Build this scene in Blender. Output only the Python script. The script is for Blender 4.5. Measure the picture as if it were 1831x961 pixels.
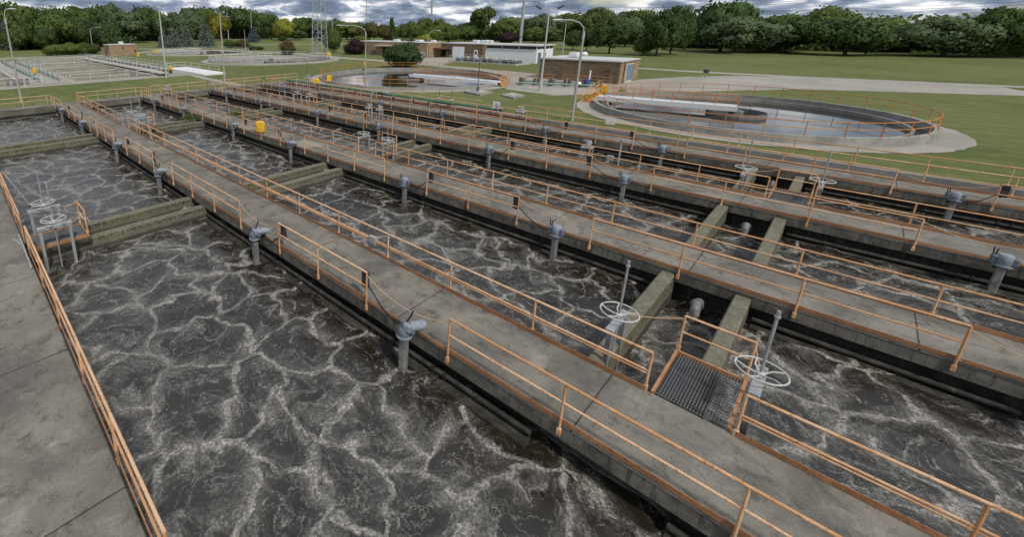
import bpy, math, random
import numpy as np
from mathutils import Vector, Matrix

# ------------------------------------------------------------------ camera, sky, sun, exposure
sc = bpy.context.scene
for o in list(bpy.data.objects): bpy.data.objects.remove(o)
R = math.radians
cam_d = bpy.data.cameras.new('camera'); cam = bpy.data.objects.new('camera', cam_d)
sc.collection.objects.link(cam); sc.camera = cam
YAW, PITCH, ROLL = 0.710964, 0.275046, -0.0087818
fw = Vector((math.sin(YAW)*math.cos(PITCH), math.cos(YAW)*math.cos(PITCH), -math.sin(PITCH)))
rt = Vector((math.cos(YAW), -math.sin(YAW), 0)); up = rt.cross(fw)
cr, sr = math.cos(ROLL), math.sin(ROLL)
r2 = cr*rt + sr*up; u2 = -sr*rt + cr*up
M = Matrix((r2, u2, -fw)).transposed().to_4x4(); M.translation = (0, 0, 7.66)
cam.matrix_world = M
cam_d.sensor_fit = 'HORIZONTAL'; cam_d.sensor_width = 36
cam_d.lens = 798.9/1831*36
cam_d.shift_x = (915.5-600)/1831; cam_d.shift_y = (273-480.5)/1831
cam_d.clip_start = 0.1; cam_d.clip_end = 5000

SUN_EL, SUN_AZ = R(50), R(198)         # azimuth from +Y towards +X
world = bpy.data.worlds.new('World'); sc.world = world; world.use_nodes = True
wn = world.node_tree.nodes; wl = world.node_tree.links; wn.clear()
def W(t, **k):
    n = wn.new(t)
    for a, b in k.items(): setattr(n, a, b)
    return n
wout = W('ShaderNodeOutputWorld'); wbg = W('ShaderNodeBackground'); wbg.inputs[1].default_value = 0.11
sky = W('ShaderNodeTexSky', sky_type='NISHITA'); sky.sun_disc = False
sky.sun_elevation = SUN_EL; sky.sun_rotation = SUN_AZ; sky.air_density = 1.2; sky.dust_density = 1.0
geo = W('ShaderNodeTexCoord'); sep = W('ShaderNodeSeparateXYZ'); wl.new(geo.outputs['Generated'], sep.inputs[0])
def wm(op, a, b=None, c=None, clamp=False):
    n = W('ShaderNodeMath', operation=op); n.use_clamp = clamp
    for i, v in enumerate((a, b, c)):
        if v is None: continue
        if isinstance(v, (int, float)): n.inputs[i].default_value = v
        else: wl.new(v, n.inputs[i])
    return n.outputs[0]
zz = wm('ADD', wm('MAXIMUM', sep.outputs[2], 0.0), 0.22)
comb = W('ShaderNodeCombineXYZ')
wl.new(wm('DIVIDE', sep.outputs[0], zz), comb.inputs[0]); wl.new(wm('DIVIDE', sep.outputs[1], zz), comb.inputs[1])
def wnoise(scale, det, rough, off=0.0, dist=0.0):
    mp = W('ShaderNodeMapping'); mp.inputs['Location'].default_value = (off, off*.7, off*.3); wl.new(comb.outputs[0], mp.inputs[0])
    n = W('ShaderNodeTexNoise'); n.inputs['Scale'].default_value = scale; n.inputs['Detail'].default_value = det
    n.inputs['Roughness'].default_value = rough; n.inputs['Distortion'].default_value = dist; wl.new(mp.outputs[0], n.inputs['Vector']); return n.outputs[0]
def wramp(fac, stops):
    n = W('ShaderNodeValToRGB'); wl.new(fac, n.inputs[0]); el = n.color_ramp.elements
    while len(el) < len(stops): el.new(.5)
    for e, (p, c) in zip(el, stops): e.position = p; e.color = (*c, 1)
    return n.outputs[0]
c1 = wnoise(3.2, 10, .58, 3.1, .3)
cover = wramp(wnoise(.55, 6, .55, 7.7), [(.34, (0, 0, 0)), (.43, (1, 1, 1))])
ccol = wramp(c1, [(.36, (1.1, 1.4, 2.0)), (.45, (1.7, 2.1, 2.9)), (.51, (2.8, 3.2, 3.9)), (.56, (5.4, 5.6, 6.0)), (.62, (8.0, 8.0, 8.0))])
mixc = W('ShaderNodeMix', data_type='RGBA'); wl.new(cover, mixc.inputs['Factor']); wl.new(sky.outputs[0], mixc.inputs['A']); wl.new(ccol, mixc.inputs['B'])
wl.new(mixc.outputs['Result'], wbg.inputs[0]); wl.new(wbg.outputs[0], wout.inputs[0])

sun_d = bpy.data.lights.new('sun', 'SUN'); sun_d.energy = 2.5; sun_d.angle = R(5); sun_d.color = (1, .95, .87)
sun = bpy.data.objects.new('sun', sun_d); sc.collection.objects.link(sun)
sdir = Vector((math.sin(SUN_AZ)*math.cos(SUN_EL), math.cos(SUN_AZ)*math.cos(SUN_EL), math.sin(SUN_EL)))
sun.rotation_euler = sdir.to_track_quat('Z', 'Y').to_euler()
sc.view_settings.view_transform = 'Standard'; sc.view_settings.look = 'None'
sc.view_settings.exposure = 0.3; sc.view_settings.gamma = 1.0; sc.view_settings.use_curve_mapping = False

# ------------------------------------------------------------------ helpers
rng = random.Random(4); col = sc.collection
class MB:
    def __init__(s): s.v = []; s.f = []
    def add(s, v, f):
        k = len(s.v); s.v += [tuple(p) for p in v]; s.f += [tuple(i+k for i in q) for q in f]; return s
    def box(s, a, b):
        (x0, y0, z0), (x1, y1, z1) = a, b
        return s.add([(x0,y0,z0),(x1,y0,z0),(x1,y1,z0),(x0,y1,z0),(x0,y0,z1),(x1,y0,z1),(x1,y1,z1),(x0,y1,z1)],
                     [(0,3,2,1),(4,5,6,7),(0,1,5,4),(1,2,6,5),(2,3,7,6),(3,0,4,7)])
    def bbox(s, a, b, e=.02):                      # box with chamfered upright and top edges
        (x0, y0, z0), (x1, y1, z1) = a, b
        def ring(i, z): return [(x0+i,y0+i+e,z),(x0+i+e,y0+i,z),(x1-i-e,y0+i,z),(x1-i,y0+i+e,z),(x1-i,y1-i-e,z),(x1-i-e,y1-i,z),(x0+i+e,y1-i,z),(x0+i,y1-i-e,z)]
        v = ring(0, z0)+ring(0, z1-e)+ring(e, z1)
        f = [tuple(range(7, -1, -1)), tuple(range(16, 24))]
        for L in (0, 8):
            for i in range(8): f.append((L+i, L+(i+1)%8, L+8+(i+1)%8, L+8+i))
        return s.add(v, f)
    def tube(s, pts, r, n=8, cap=True, r1=None):
        pts = [Vector(p) for p in pts]; m = len(pts); k = len(s.v); prev = None
        for i, p in enumerate(pts):
            d = (pts[min(i+1, m-1)]-pts[max(i-1, 0)]).normalized()
            if prev is None:
                a = d.orthogonal().normalized()
            else:
                a = (prev-d*prev.dot(d)); a = a.normalized() if a.length > 1e-6 else d.orthogonal().normalized()
            prev = a; b = d.cross(a); rr = r if r1 is None else r+(r1-r)*i/(m-1)
            for j in range(n):
                t = 2*math.pi*j/n; s.v.append(tuple(p+a*(rr*math.cos(t))+b*(rr*math.sin(t))))
        for i in range(m-1):
            for j in range(n): s.f.append((k+i*n+j, k+i*n+(j+1)%n, k+(i+1)*n+(j+1)%n, k+(i+1)*n+j))
        if cap: s.f.append(tuple(k+j for j in range(n-1, -1, -1))); s.f.append(tuple(k+(m-1)*n+j for j in range(n)))
        return s
    def lathe(s, prof, c=(0, 0, 0), n=32, a0=0, a1=2*math.pi, ax='z'):
        full = abs(a1-a0-2*math.pi) < 1e-6; m = n if full else n+1; k = len(s.v)
        for j in range(m):
            t = a0+(a1-a0)*j/n
            for (r, z) in prof:
                p = (r*math.cos(t), r*math.sin(t), z)
                if ax == 'x': p = (z, p[0], p[1])
                if ax == 'y': p = (p[0], z, p[1])
                s.v.append((c[0]+p[0], c[1]+p[1], c[2]+p[2]))
        q = len(prof)
        for j in range(n):
            a = k+j*q; b = k+((j+1) % m)*q
            for i in range(q-1): s.f.append((a+i, b+i, b+i+1, a+i+1))
        return s
    def prism(s, poly, z0, z1):
        n = len(poly); k = [(x, y, z0) for x, y in poly]+[(x, y, z1) for x, y in poly]
        return s.add(k, [tuple(range(n-1, -1, -1)), tuple(range(n, 2*n))]+[(i, (i+1) % n, n+(i+1) % n, n+i) for i in range(n)])
    def mesh(s, name, smooth=False):
        me = bpy.data.meshes.new(name); me.from_pydata(s.v, [], s.f); me.update()
        if smooth:
            me.polygons.foreach_set('use_smooth', [True]*len(me.polygons)); me.set_sharp_from_angle(angle=R(40))
        return me
    def build(s, name, mat, parent=None, smooth=False, loc=None):
        if parent is not None and parent.type == 'EMPTY' and loc is None:
            L = parent.location; s.v = [(x-L[0], y-L[1], z-L[2]) for x, y, z in s.v]
        return obj(name, s.mesh(name, smooth), mat, parent, loc)
def obj(name, me, mat=None, parent=None, loc=None):
    o = bpy.data.objects.new(name, me); col.objects.link(o)
    if mat is not None and not me.materials: me.materials.append(mat)
    if parent: o.parent = parent
    if loc: o.location = loc
    return o
def tag(o, label=None, cat=None, group=None, kind=None):
    for k, v in (('label', label), ('category', cat), ('group', group), ('kind', kind)):
        if v: o[k] = v
    return o
def thing(name, label, cat, loc=(0, 0, 0), group=None, rz=0):
    o = bpy.data.objects.new(name, None); col.objects.link(o); o.location = loc; o.rotation_euler = (0, 0, rz); o.empty_display_size = .2
    return tag(o, label, cat, group)
def struct(name, mb, mat, smooth=False):
    return tag(mb.build(name, mat, None, smooth), kind='structure')
ORD = ['first', 'second', 'third', 'fourth', 'fifth', 'sixth', 'seventh', 'eighth', 'ninth', 'tenth', 'eleventh', 'twelfth']

# ------------------------------------------------------------------ materials
class N:
    def __init__(s, name, rough=.7, spec=.3, metal=0.0):
        s.m = bpy.data.materials.new(name); s.m.use_nodes = True; s.t = s.m.node_tree; s.b = s.t.nodes['Principled BSDF']
        s.b.inputs['Roughness'].default_value = rough; s.b.inputs['Specular IOR Level'].default_value = spec; s.b.inputs['Metallic'].default_value = metal
        s._c = {}
    def n(s, t, **k):
        x = s.t.nodes.new(t)
        for a, b in k.items(): setattr(x, a, b)
        return x
    def set(s, sock, v):
        if hasattr(v, 'links'): s.t.links.new(v, sock)
        else: sock.default_value = v
    def pos(s, obj=False):
        if obj: return s.n('ShaderNodeTexCoord').outputs['Object']
        return s.n('ShaderNodeNewGeometry').outputs['Position']
    def math(s, op, a, b=0.0, c=None, clamp=False):
        x = s.n('ShaderNodeMath', operation=op); x.use_clamp = clamp; s.set(x.inputs[0], a); s.set(x.inputs[1], b)
        if c is not None: s.set(x.inputs[2], c)
        return x.outputs[0]
    def vec(s, v, scale=(1, 1, 1), loc=(0, 0, 0), rot=(0, 0, 0)):
        x = s.n('ShaderNodeMapping'); s.set(x.inputs[0], v); x.inputs['Scale'].default_value = scale; x.inputs['Location'].default_value = loc; x.inputs['Rotation'].default_value = rot; return x.outputs[0]
    def noise(s, v, scale, det=4, rough=.55, dist=0.0, color=False):
        x = s.n('ShaderNodeTexNoise'); s.set(x.inputs['Vector'], v); x.inputs['Scale'].default_value = scale; x.inputs['Detail'].default_value = det
        x.inputs['Roughness'].default_value = rough; x.inputs['Distortion'].default_value = dist; return x.outputs[1 if color else 0]
    def ramp(s, f, stops):
        x = s.n('ShaderNodeValToRGB'); s.set(x.inputs[0], f); el = x.color_ramp.elements
        while len(el) < len(stops): el.new(.5)
        for e, (p, c) in zip(el, stops): e.position = p; e.color = (*(c if isinstance(c, tuple) else (c, c, c)), 1)
        return x.outputs[0]
    def step(s, f, a, b):
        x = s.n('ShaderNodeMapRange', interpolation_type='SMOOTHSTEP'); s.set(x.inputs[0], f); x.inputs[1].default_value = a; x.inputs[2].default_value = b; return x.outputs[0]
    def mix(s, f, a, b, mode='MIX'):
        x = s.n('ShaderNodeMix', data_type='RGBA', blend_type=mode); s.set(x.inputs['Factor'], f)
        for k, v in (('A', a), ('B', b)): s.set(x.inputs[k], (*v, 1) if isinstance(v, tuple) else v)
        return x.outputs['Result']
    def color(s, v): s.set(s.b.inputs['Base Color'], (*v, 1) if isinstance(v, tuple) else v); return s
    def bump(s, h, strength=.4, dist=.02):
        x = s.n('ShaderNodeBump'); x.inputs['Strength'].default_value = strength; x.inputs['Distance'].default_value = dist; s.set(x.inputs['Height'], h)
        s.t.links.new(x.outputs[0], s.b.inputs['Normal']); return s
def concrete(name, a, b, scale=.6, stain=(.06, .055, .05), amt=.5, rough=.9):
    k = N(name, rough, .15); p = k.pos()
    big = k.noise(p, scale, 6, .65, .4); fine = k.noise(p, 14, 4, .7); med = k.noise(p, 2.6, 5, .7)
    c = k.mix(k.step(big, .3, .7), a, b)
    c = k.mix(k.math('MULTIPLY', k.step(med, .5, .75), amt), c, stain)
    c = k.mix(k.math('MULTIPLY', k.math('ABSOLUTE', k.math('SUBTRACT', fine, .5)), 1.3), c, tuple(x*.45 for x in a))
    k.color(c); k.bump(k.math('ADD', fine, k.math('MULTIPLY', med, .6)), .45, .012); return k.m
def wornpaint(name, a, b, chip, rough=.5):
    k = N(name, rough, .3); p = k.pos(); oi = k.n('ShaderNodeObjectInfo'); n1 = k.noise(p, 1.6, 6, .7); n2 = k.noise(p, 13, 4, .7); n3 = k.noise(p, 34, 3, .6)
    f = k.math('ADD', k.math('MULTIPLY', n1, .7), k.math('ADD', k.math('MULTIPLY', n2, .3), k.math('MULTIPLY', k.math('SUBTRACT', oi.outputs['Random'], .5), .16)))
    c = k.mix(k.step(f, .38, .62), a, b); c = k.mix(k.math('MULTIPLY', k.step(n2, .58, .66), .7), c, chip); c = k.mix(k.math('MULTIPLY', k.step(n3, .62, .68), .6), c, tuple(v*.45 for v in chip))
    k.color(c); k.set(k.b.inputs['Roughness'], k.math('ADD', .4, k.math('MULTIPLY', n2, .35))); k.bump(n2, .3, .004); return k.m
def paint(name, a, b, rough=.55, scale=5.0, lo=.5, hi=.72, spec=.3, metal=0.0):
    k = N(name, rough, spec, metal); p = k.pos(); n1 = k.noise(p, scale, 6, .7); n2 = k.noise(p, scale*6, 3, .6)
    k.color(k.mix(k.step(k.math('ADD', k.math('MULTIPLY', n1, .75), k.math('MULTIPLY', n2, .25)), lo, hi), a, b)); k.bump(n2, .15, .003); return k.m
MT = {}
def deckmat(name, a, b, axis=1):
    k = N(name, .9, .15); p = k.pos(); sp = k.n('ShaderNodeSeparateXYZ'); k.set(sp.inputs[0], p)
    big = k.noise(p, .5, 7, .7, .5); med = k.noise(p, 2.3, 7, .75, .4); fine = k.noise(p, 22, 4, .75); st = k.noise(k.vec(p, (1, .18, 1)), 3.0, 5, .7)
    c = k.mix(k.step(big, .32, .68), a, b); c = k.mix(k.math('MULTIPLY', k.step(med, .50, .68), .75), c, (.058, .056, .052))
    c = k.mix(k.math('MULTIPLY', k.step(k.noise(p, .9, 6, .7), .56, .70), .55), c, (.34, .31, .255))
    c = k.mix(k.math('MULTIPLY', k.step(st, .55, .72), .4), c, (.075, .072, .066)); c = k.mix(k.math('MULTIPLY', k.step(fine, .52, .66), .45), c, (.05, .048, .045)); c = k.mix(k.math('MULTIPLY', k.step(k.noise(p, 40, 2, .5), .62, .70), .35), c, (.42, .40, .36))
    jt = k.math('ABSOLUTE', k.math('SUBTRACT', k.math('FRACT', k.math('DIVIDE', k.math('ADD', sp.outputs[1], k.math('MULTIPLY', med, .05)), 4.6)), .5))
    x = k.n('ShaderNodeTexVoronoi', feature='DISTANCE_TO_EDGE', voronoi_dimensions='2D'); k.set(x.inputs['Vector'], k.vec(k.mix(.22, p, k.noise(p, 1.5, 5, .6, 0, True)), (1, 1, 0))); x.inputs['Scale'].default_value = .55
    crack = k.math('MULTIPLY', k.math('MULTIPLY', k.math('LESS_THAN', x.outputs['Distance'], .0035), k.step(big, .54, .60)), .6)
    j = k.math('MAXIMUM', k.math('LESS_THAN', jt, .0035), crack); c = k.mix(k.math('MULTIPLY', j, .8), c, (.028, .027, .025))
    k.color(c); k.bump(k.math('SUBTRACT', k.math('ADD', fine, k.math('MULTIPLY', med, .6)), j), .5, .012); return k.m
MT['deck'] = deckmat('deck_concrete', (.115, .110, .098), (.235, .217, .183))
MT['patch'] = concrete('patched_concrete', (.22, .20, .165), (.29, .262, .212), .8, (.14, .13, .11), .6)
k = N('fascia_concrete', .92, .12); p = k.pos(); run = k.noise(k.vec(p, (1, 1, .12)), 6, 5, .7); nb = k.noise(p, 1.3, 6, .7); nf = k.noise(p, 14, 4, .7)
c = k.mix(k.step(nb, .35, .65), (.085, .080, .070), (.17, .16, .138)); c = k.mix(k.math('MULTIPLY', k.step(run, .50, .66), .8), c, (.038, .036, .032)); c = k.mix(k.math('MULTIPLY', k.step(k.noise(k.vec(p, (1, 1, .1)), 3.1, 5, .7), .60, .72), .55), c, (.17, .085, .035))
c = k.mix(k.math('MULTIPLY', k.step(nf, .56, .68), .5), c, (.24, .23, .20)); k.color(c); k.bump(nf, .5, .012); MT['fascia'] = k.m
MT['path'] = concrete('path_concrete', (.27, .255, .225), (.36, .34, .30), .15, (.20, .19, .17), .5)
MT['pale'] = concrete('pale_concrete', (.36, .335, .28), (.47, .44, .38), .3, (.17, .165, .14), .6)
MT['tan'] = concrete('tan_basin_concrete', (.25, .235, .19), (.34, .322, .265), .3, (.14, .135, .11), .65)
MT['grey'] = concrete('weathered_concrete', (.23, .225, .21), (.35, .34, .31), .5, (.10, .10, .095), .7)
MT['white_slab'] = concrete('white_slab', (.62, .63, .64), (.74, .75, .76), .3, (.42, .42, .42), .4)
# mossy cross-walls
k = N('mossy_concrete', .95, .1); p = k.pos(); sx = k.n('ShaderNodeSeparateXYZ'); k.set(sx.inputs[0], p)
nb = k.noise(p, 1.1, 6, .7, .3); nf = k.noise(p, 9, 5, .7); ns = k.noise(p, 16, 2, .5)
zt = k.math('ADD', sx.outputs[2], k.math('MULTIPLY', k.math('SUBTRACT', nb, .5), .22))
nz = k.n('ShaderNodeSeparateXYZ'); k.set(nz.inputs[0], k.n('ShaderNodeNewGeometry').outputs['Normal']); topm = k.step(nz.outputs[2], .35, .8)
c = k.mix(k.step(zt, -.88, -.68), (.060, .053, .042), (.170, .160, .130))
moss = k.math('MULTIPLY', k.math('MULTIPLY', k.step(zt, -.80, -.55), k.step(nf, .38, .60)), k.math('SUBTRACT', 1.0, k.math('MULTIPLY', topm, .55)))
c = k.mix(moss, c, k.mix(k.step(nb, .42, .6), (.050, .046, .026), (.105, .098, .036)))
c = k.mix(k.math('MULTIPLY', k.math('MULTIPLY', k.step(ns, .61, .67), k.step(nb, .50, .60)), .8), c, (.36, .345, .29))
k.color(c); k.bump(k.math('ADD', nf, ns), .45, .012); MT['moss'] = k.m
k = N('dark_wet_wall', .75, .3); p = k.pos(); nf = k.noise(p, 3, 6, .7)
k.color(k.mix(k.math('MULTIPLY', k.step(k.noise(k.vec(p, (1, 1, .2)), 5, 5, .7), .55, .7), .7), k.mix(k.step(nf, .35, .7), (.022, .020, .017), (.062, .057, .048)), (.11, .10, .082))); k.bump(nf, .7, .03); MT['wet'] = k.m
# aerated mixed liquor with foam
k = N('aerated_water', .2, .5); p0 = k.pos(); oi = k.n('ShaderNodeObjectInfo')
sh = k.n('ShaderNodeCombineXYZ'); k.set(sh.inputs[0], k.math('MULTIPLY', oi.outputs['Random'], 61.0)); k.set(sh.inputs[1], k.math('MULTIPLY', oi.outputs['Random'], 37.0))
pa = k.n('ShaderNodeVectorMath', operation='ADD'); k.set(pa.inputs[0], p0); k.set(pa.inputs[1], sh.outputs[0])
flat = k.vec(pa.outputs[0], (1, 1, 0))
def vadd(v, scale, amp, det):
    d_ = k.n('ShaderNodeVectorMath', operation='SCALE'); k.set(d_.inputs[0], k.noise(flat, scale, det, .55, 0, True)); d_.inputs['Scale'].default_value = amp
    a_ = k.n('ShaderNodeVectorMath', operation='ADD'); k.set(a_.inputs[0], v); k.set(a_.inputs[1], d_.outputs[0]); return a_.outputs[0]
ad = vadd(flat, .55, 2.0, 2); ad2 = vadd(ad, 2.4, .36, 4); ad3 = vadd(ad2, 8.0, .13, 3)
def vor(v, sc_):
    x = k.n('ShaderNodeTexVoronoi', feature='DISTANCE_TO_EDGE', voronoi_dimensions='2D'); k.set(x.inputs['Vector'], v); x.inputs['Scale'].default_value = sc_; return x.outputs['Distance']
def ridge(v, sc_, det, width):
    return k.math('SUBTRACT', 1.0, k.math('DIVIDE', k.math('ABSOLUTE', k.math('SUBTRACT', k.noise(v, sc_, det, .55, .5), .5)), width), clamp=True)
at1 = k.n('ShaderNodeAttribute', attribute_name='rim').outputs['Fac']; at2 = k.n('ShaderNodeAttribute', attribute_name='boil').outputs['Fac']
big = k.noise(flat, .17, 3, .5); fine = k.noise(flat, 15, 5, .8); mid = k.noise(ad2, 1.7, 6, .7, .6); mid2 = k.noise(ad3, 4.2, 5, .7)
dens = k.math('SUBTRACT', k.step(big, .30, .62), k.math('MULTIPLY', at2, .75), clamp=True)
v1 = vor(ad2, .60); v2 = vor(k.vec(ad3, (1, 1, 1), (3.3, 1.7, 0)), 1.5)
line = lambda v, w, g: k.math('MULTIPLY', k.math('SUBTRACT', 1.0, k.math('DIVIDE', v, w), clamp=True), g, clamp=True)
brk = k.step(mid2, .36, .56)
m1 = k.math('MULTIPLY', line(v1, .062, 1.8), k.math('ADD', .25, k.math('MULTIPLY', brk, .75)))
halo = k.math('MULTIPLY', k.math('MULTIPLY', line(v1, .26, 1.0), k.step(mid, .36, .66)), dens)
m2 = k.math('MULTIPLY', line(v2, .06, 1.5), k.math('MULTIPLY', k.step(mid, .44, .60), brk))
r1 = k.math('MULTIPLY', ridge(ad3, .9, 3, .016), k.step(mid, .40, .58)); r2 = k.math('MULTIPLY', ridge(k.vec(ad3, (1, 1, 1), (7, 3, 0)), 1.9, 3, .020), k.math('ADD', .2, k.math('MULTIPLY', dens, .6)))
film = k.math('MULTIPLY', k.step(mid, .50, .70), k.math('MULTIPLY', dens, .62))
fo = k.math('MAXIMUM', k.math('MAXIMUM', m1, k.math('MULTIPLY', m2, .8)), k.math('MAXIMUM', k.math('MAXIMUM', k.math('MULTIPLY', r1, .75), k.math('MULTIPLY', r2, .6)), k.math('MAXIMUM', film, halo)))
fo = k.math('MAXIMUM', fo, k.math('MULTIPLY', k.math('MULTIPLY', at1, k.step(mid2, .38, .6)), .8))
fo = k.math('MULTIPLY', fo, k.math('ADD', .35, k.math('MULTIPLY', k.step(fine, .38, .60), .65)), clamp=True)
fo = k.math('MAXIMUM', fo, k.math('MULTIPLY', k.math('MULTIPLY', k.step(k.noise(flat, 22, 3, .6), .64, .72), k.step(mid, .40, .58)), .55))
wat = k.mix(at2, k.mix(dens, (.016, .0138, .0108), (.027, .0246, .021)), (.020, .0145, .0085))
k.color(k.mix(fo, wat, k.mix(k.step(fine, .4, .7), (.27, .258, .232), (.46, .44, .395))))
k.set(k.b.inputs['Roughness'], k.math('ADD', .18, k.math('MULTIPLY', fo, .65)))
k.bump(k.math('ADD', k.math('MULTIPLY', mid2, .7), k.math('ADD', k.math('MULTIPLY', fine, .12), k.math('MULTIPLY', fo, .5))), .45, .05); MT['water'] = k.m
def still(name, c, rough=.06, bs=.06):
    k = N(name, rough, .5); p = k.pos(); k.color(k.mix(k.step(k.noise(p, .5, 5, .6), .4, .65), c, tuple(x*1.7 for x in c))); k.bump(k.noise(p, 3, 3, .5), bs, .02); return k.m
MT['endwall'] = concrete('mossy_end_wall', (.095, .092, .072), (.20, .19, .16), .7, (.055, .058, .03), .8)
MT['murky'] = still('murky_water', (.055, .05, .04), .15)
MT['still'] = still('clarifier_water', (.022, .020, .015)); MT['turbid'] = still('turbid_tan_water', (.062, .060, .048), .2)
MT['rail'] = wornpaint('faded_orange_paint', (.66, .43, .265), (.50, .255, .115), (.33, .13, .05))
MT['toe'] = wornpaint('rusty_orange_paint', (.40, .205, .10), (.27, .125, .058), (.11, .055, .032), .65)
MT['orange'] = wornpaint('strong_orange_paint', (.56, .24, .065), (.42, .15, .04), (.22, .085, .03))
MT['stair'] = paint('safety_orange_paint', (.66, .29, .03), (.5, .18, .03), .5, 2, .5, .7)
MT['galv'] = paint('galvanised_steel', (.40, .41, .42), (.26, .27, .28), .45, 4, .4, .65, .5, .35)
MT['grating'] = paint('dark_grating_steel', (.13, .135, .14), (.075, .075, .075), .55, 6)
MT['whiterail'] = paint('pale_grey_rail', (.58, .59, .59), (.42, .43, .43), .5, 3, .5, .7)
MT['wheel'] = paint('white_wheel_paint', (.47, .47, .46), (.30, .285, .26), .5, 6, .5, .72)
MT['valve'] = paint('blue_grey_valve_paint', (.14, .165, .20), (.07, .08, .10), .5, 7, .42, .66)
MT['valve_pale'] = paint('pale_valve_paint', (.24, .27, .31), (.12, .135, .16), .5, 6, .45, .66)
MT['pipe_grey'] = paint('dull_grey_pipe', (.21, .21, .21), (.09, .088, .085), .6, 4, .4, .65)
MT['black'] = paint('black_rubber', (.016, .016, .016), (.034, .031, .027), .85, 3)
MT['box'] = paint('dark_grey_box', (.055, .055, .058), (.09, .085, .08), .5, 5)
MT['greybox'] = paint('grey_junction_box', (.30, .30, .29), (.2, .19, .17), .5, 5)
MT['yellow'] = paint('yellow_plastic', (.72, .43, .015), (.55, .30, .02), .4, 3, .5, .75, .4)
MT['green'] = paint('green_pipe_paint', (.05, .165, .10), (.03, .09, .06), .45, 2, .45, .65, .4)
MT['aqua'] = paint('aqua_pipe_paint', (.17, .28, .235), (.10, .165, .14), .5, 2, .45, .65, .4)
MT['redpipe'] = paint('red_brown_pipe', (.16, .065, .045), (.09, .04, .03), .6, 2)
MT['pole'] = paint('concrete_lamp_pole', (.34, .325, .29), (.25, .24, .215), .8, 3)
MT['metalpole'] = paint('grey_metal_pole', (.42, .43, .44), (.32, .33, .34), .5, 2)
MT['tower'] = paint('tower_steel', (.33, .36, .38), (.24, .26, .28), .5, 2)
MT['wood'] = paint('weathered_pole', (.22, .21, .20), (.15, .14, .13), .8, 2)
MT['white'] = paint('white_metal', (.74, .76, .79), (.66, .68, .71), .5, .6)
MT['roofwhite'] = paint('pale_roof', (.47, .48, .49), (.36, .37, .38), .7, .8)
MT['trim'] = paint('pale_trim', (.50, .49, .46), (.38, .37, .35), .7, 2)
MT['signw'] = paint('white_sign', (.8, .8, .8), (.7, .7, .7), .5, 3)
MT['chain'] = paint('faded_rope', (.50, .33, .19), (.38, .24, .13), .8, 9)
MT['bark'] = paint('bark', (.06, .05, .04), (.035, .03, .025), .9, 3)
MT['blue'] = paint('blue_door', (.10, .18, .28), (.07, .13, .21), .4, 3)
MT['darkopen'] = paint('dark_doorway', (.015, .015, .016), (.02, .02, .02), .5, 3)
MT['bluepump'] = paint('blue_pump', (.05, .09, .24), (.04, .06, .15), .45, 3)
k = N('window_glass', .08, .5); k.color((.02, .025, .03)); MT['glass'] = k.m
k = N('louvre_dark', .5, .3); k.color((.05, .055, .06)); MT['louvre'] = k.m
def brick(name, a, b, mortar):
    k = N(name, .9, .15); p = k.pos(); sp = k.n('ShaderNodeSeparateXYZ'); k.set(sp.inputs[0], p)
    cb = k.n('ShaderNodeCombineXYZ'); k.set(cb.inputs[0], k.math('ADD', sp.outputs[0], sp.outputs[1])); k.set(cb.inputs[1], sp.outputs[2])
    x = k.n('ShaderNodeTexBrick'); k.set(x.inputs['Vector'], cb.outputs[0]); x.inputs['Scale'].default_value = 1
    x.inputs['Brick Width'].default_value = .42; x.inputs['Row Height'].default_value = .14; x.inputs['Mortar Size'].default_value = .012
    x.inputs['Color1'].default_value = (*a, 1); x.inputs['Color2'].default_value = (*b, 1); x.inputs['Mortar'].default_value = (*mortar, 1)
    rows = k.noise(k.vec(cb.outputs[0], (.5, 5, 1)), 1.0, 5, .7)
    c = k.mix(k.math('MULTIPLY', k.step(rows, .4, .7), .65), x.outputs[0], tuple(v*.5 for v in a))
    c = k.mix(k.math('MULTIPLY', k.step(k.noise(p, .5, 5, .65), .5, .75), .4), c, (.11, .085, .06)); k.color(c); k.bump(x.outputs[1], .3, .01); return k.m
MT['brick'] = brick('brown_brick', (.135, .102, .064), (.225, .172, .112), (.135, .115, .088))
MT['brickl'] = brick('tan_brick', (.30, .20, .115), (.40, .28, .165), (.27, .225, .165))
# grass
k = N('mown_grass', .95, .1); p = k.pos(); sp = k.n('ShaderNodeSeparateXYZ'); k.set(sp.inputs[0], p)
g1 = k.noise(p, .05, 5, .6); g2 = k.noise(p, .45, 7, .78); g3 = k.noise(k.vec(p, (1, .25, 1), (0, 0, 0), (0, 0, .5)), 2.4, 6, .8); g4 = k.noise(p, 7, 4, .8)
c = k.mix(k.step(g1, .35, .65), (.105, .128, .042), (.155, .172, .066)); c = k.mix(k.math('MULTIPLY', k.step(g2, .46, .68), .75), c, (.205, .197, .095))
mow = k.math('SINE', k.math('ADD', k.math('MULTIPLY', k.math('ADD', sp.outputs[0], k.math('MULTIPLY', sp.outputs[1], .35)), 2.6), k.math('MULTIPLY', g1, 6.0))); c = k.mix(k.math('MULTIPLY', k.step(mow, -.2, .6), .16), c, (.075, .108, .028))
c = k.mix(k.math('MULTIPLY', k.step(g3, .44, .66), .65), c, (.062, .088, .026)); c = k.mix(k.math('MULTIPLY', k.step(g4, .55, .7), .45), c, (.045, .068, .018)); c = k.mix(k.math('MULTIPLY', k.step(k.noise(p, .16, 6, .75), .62, .72), .55), c, (.21, .18, .105))
k.color(c); k.bump(k.math('ADD', g3, k.math('ADD', g2, g4)), .9, .08); MT['grass'] = k.m
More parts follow.
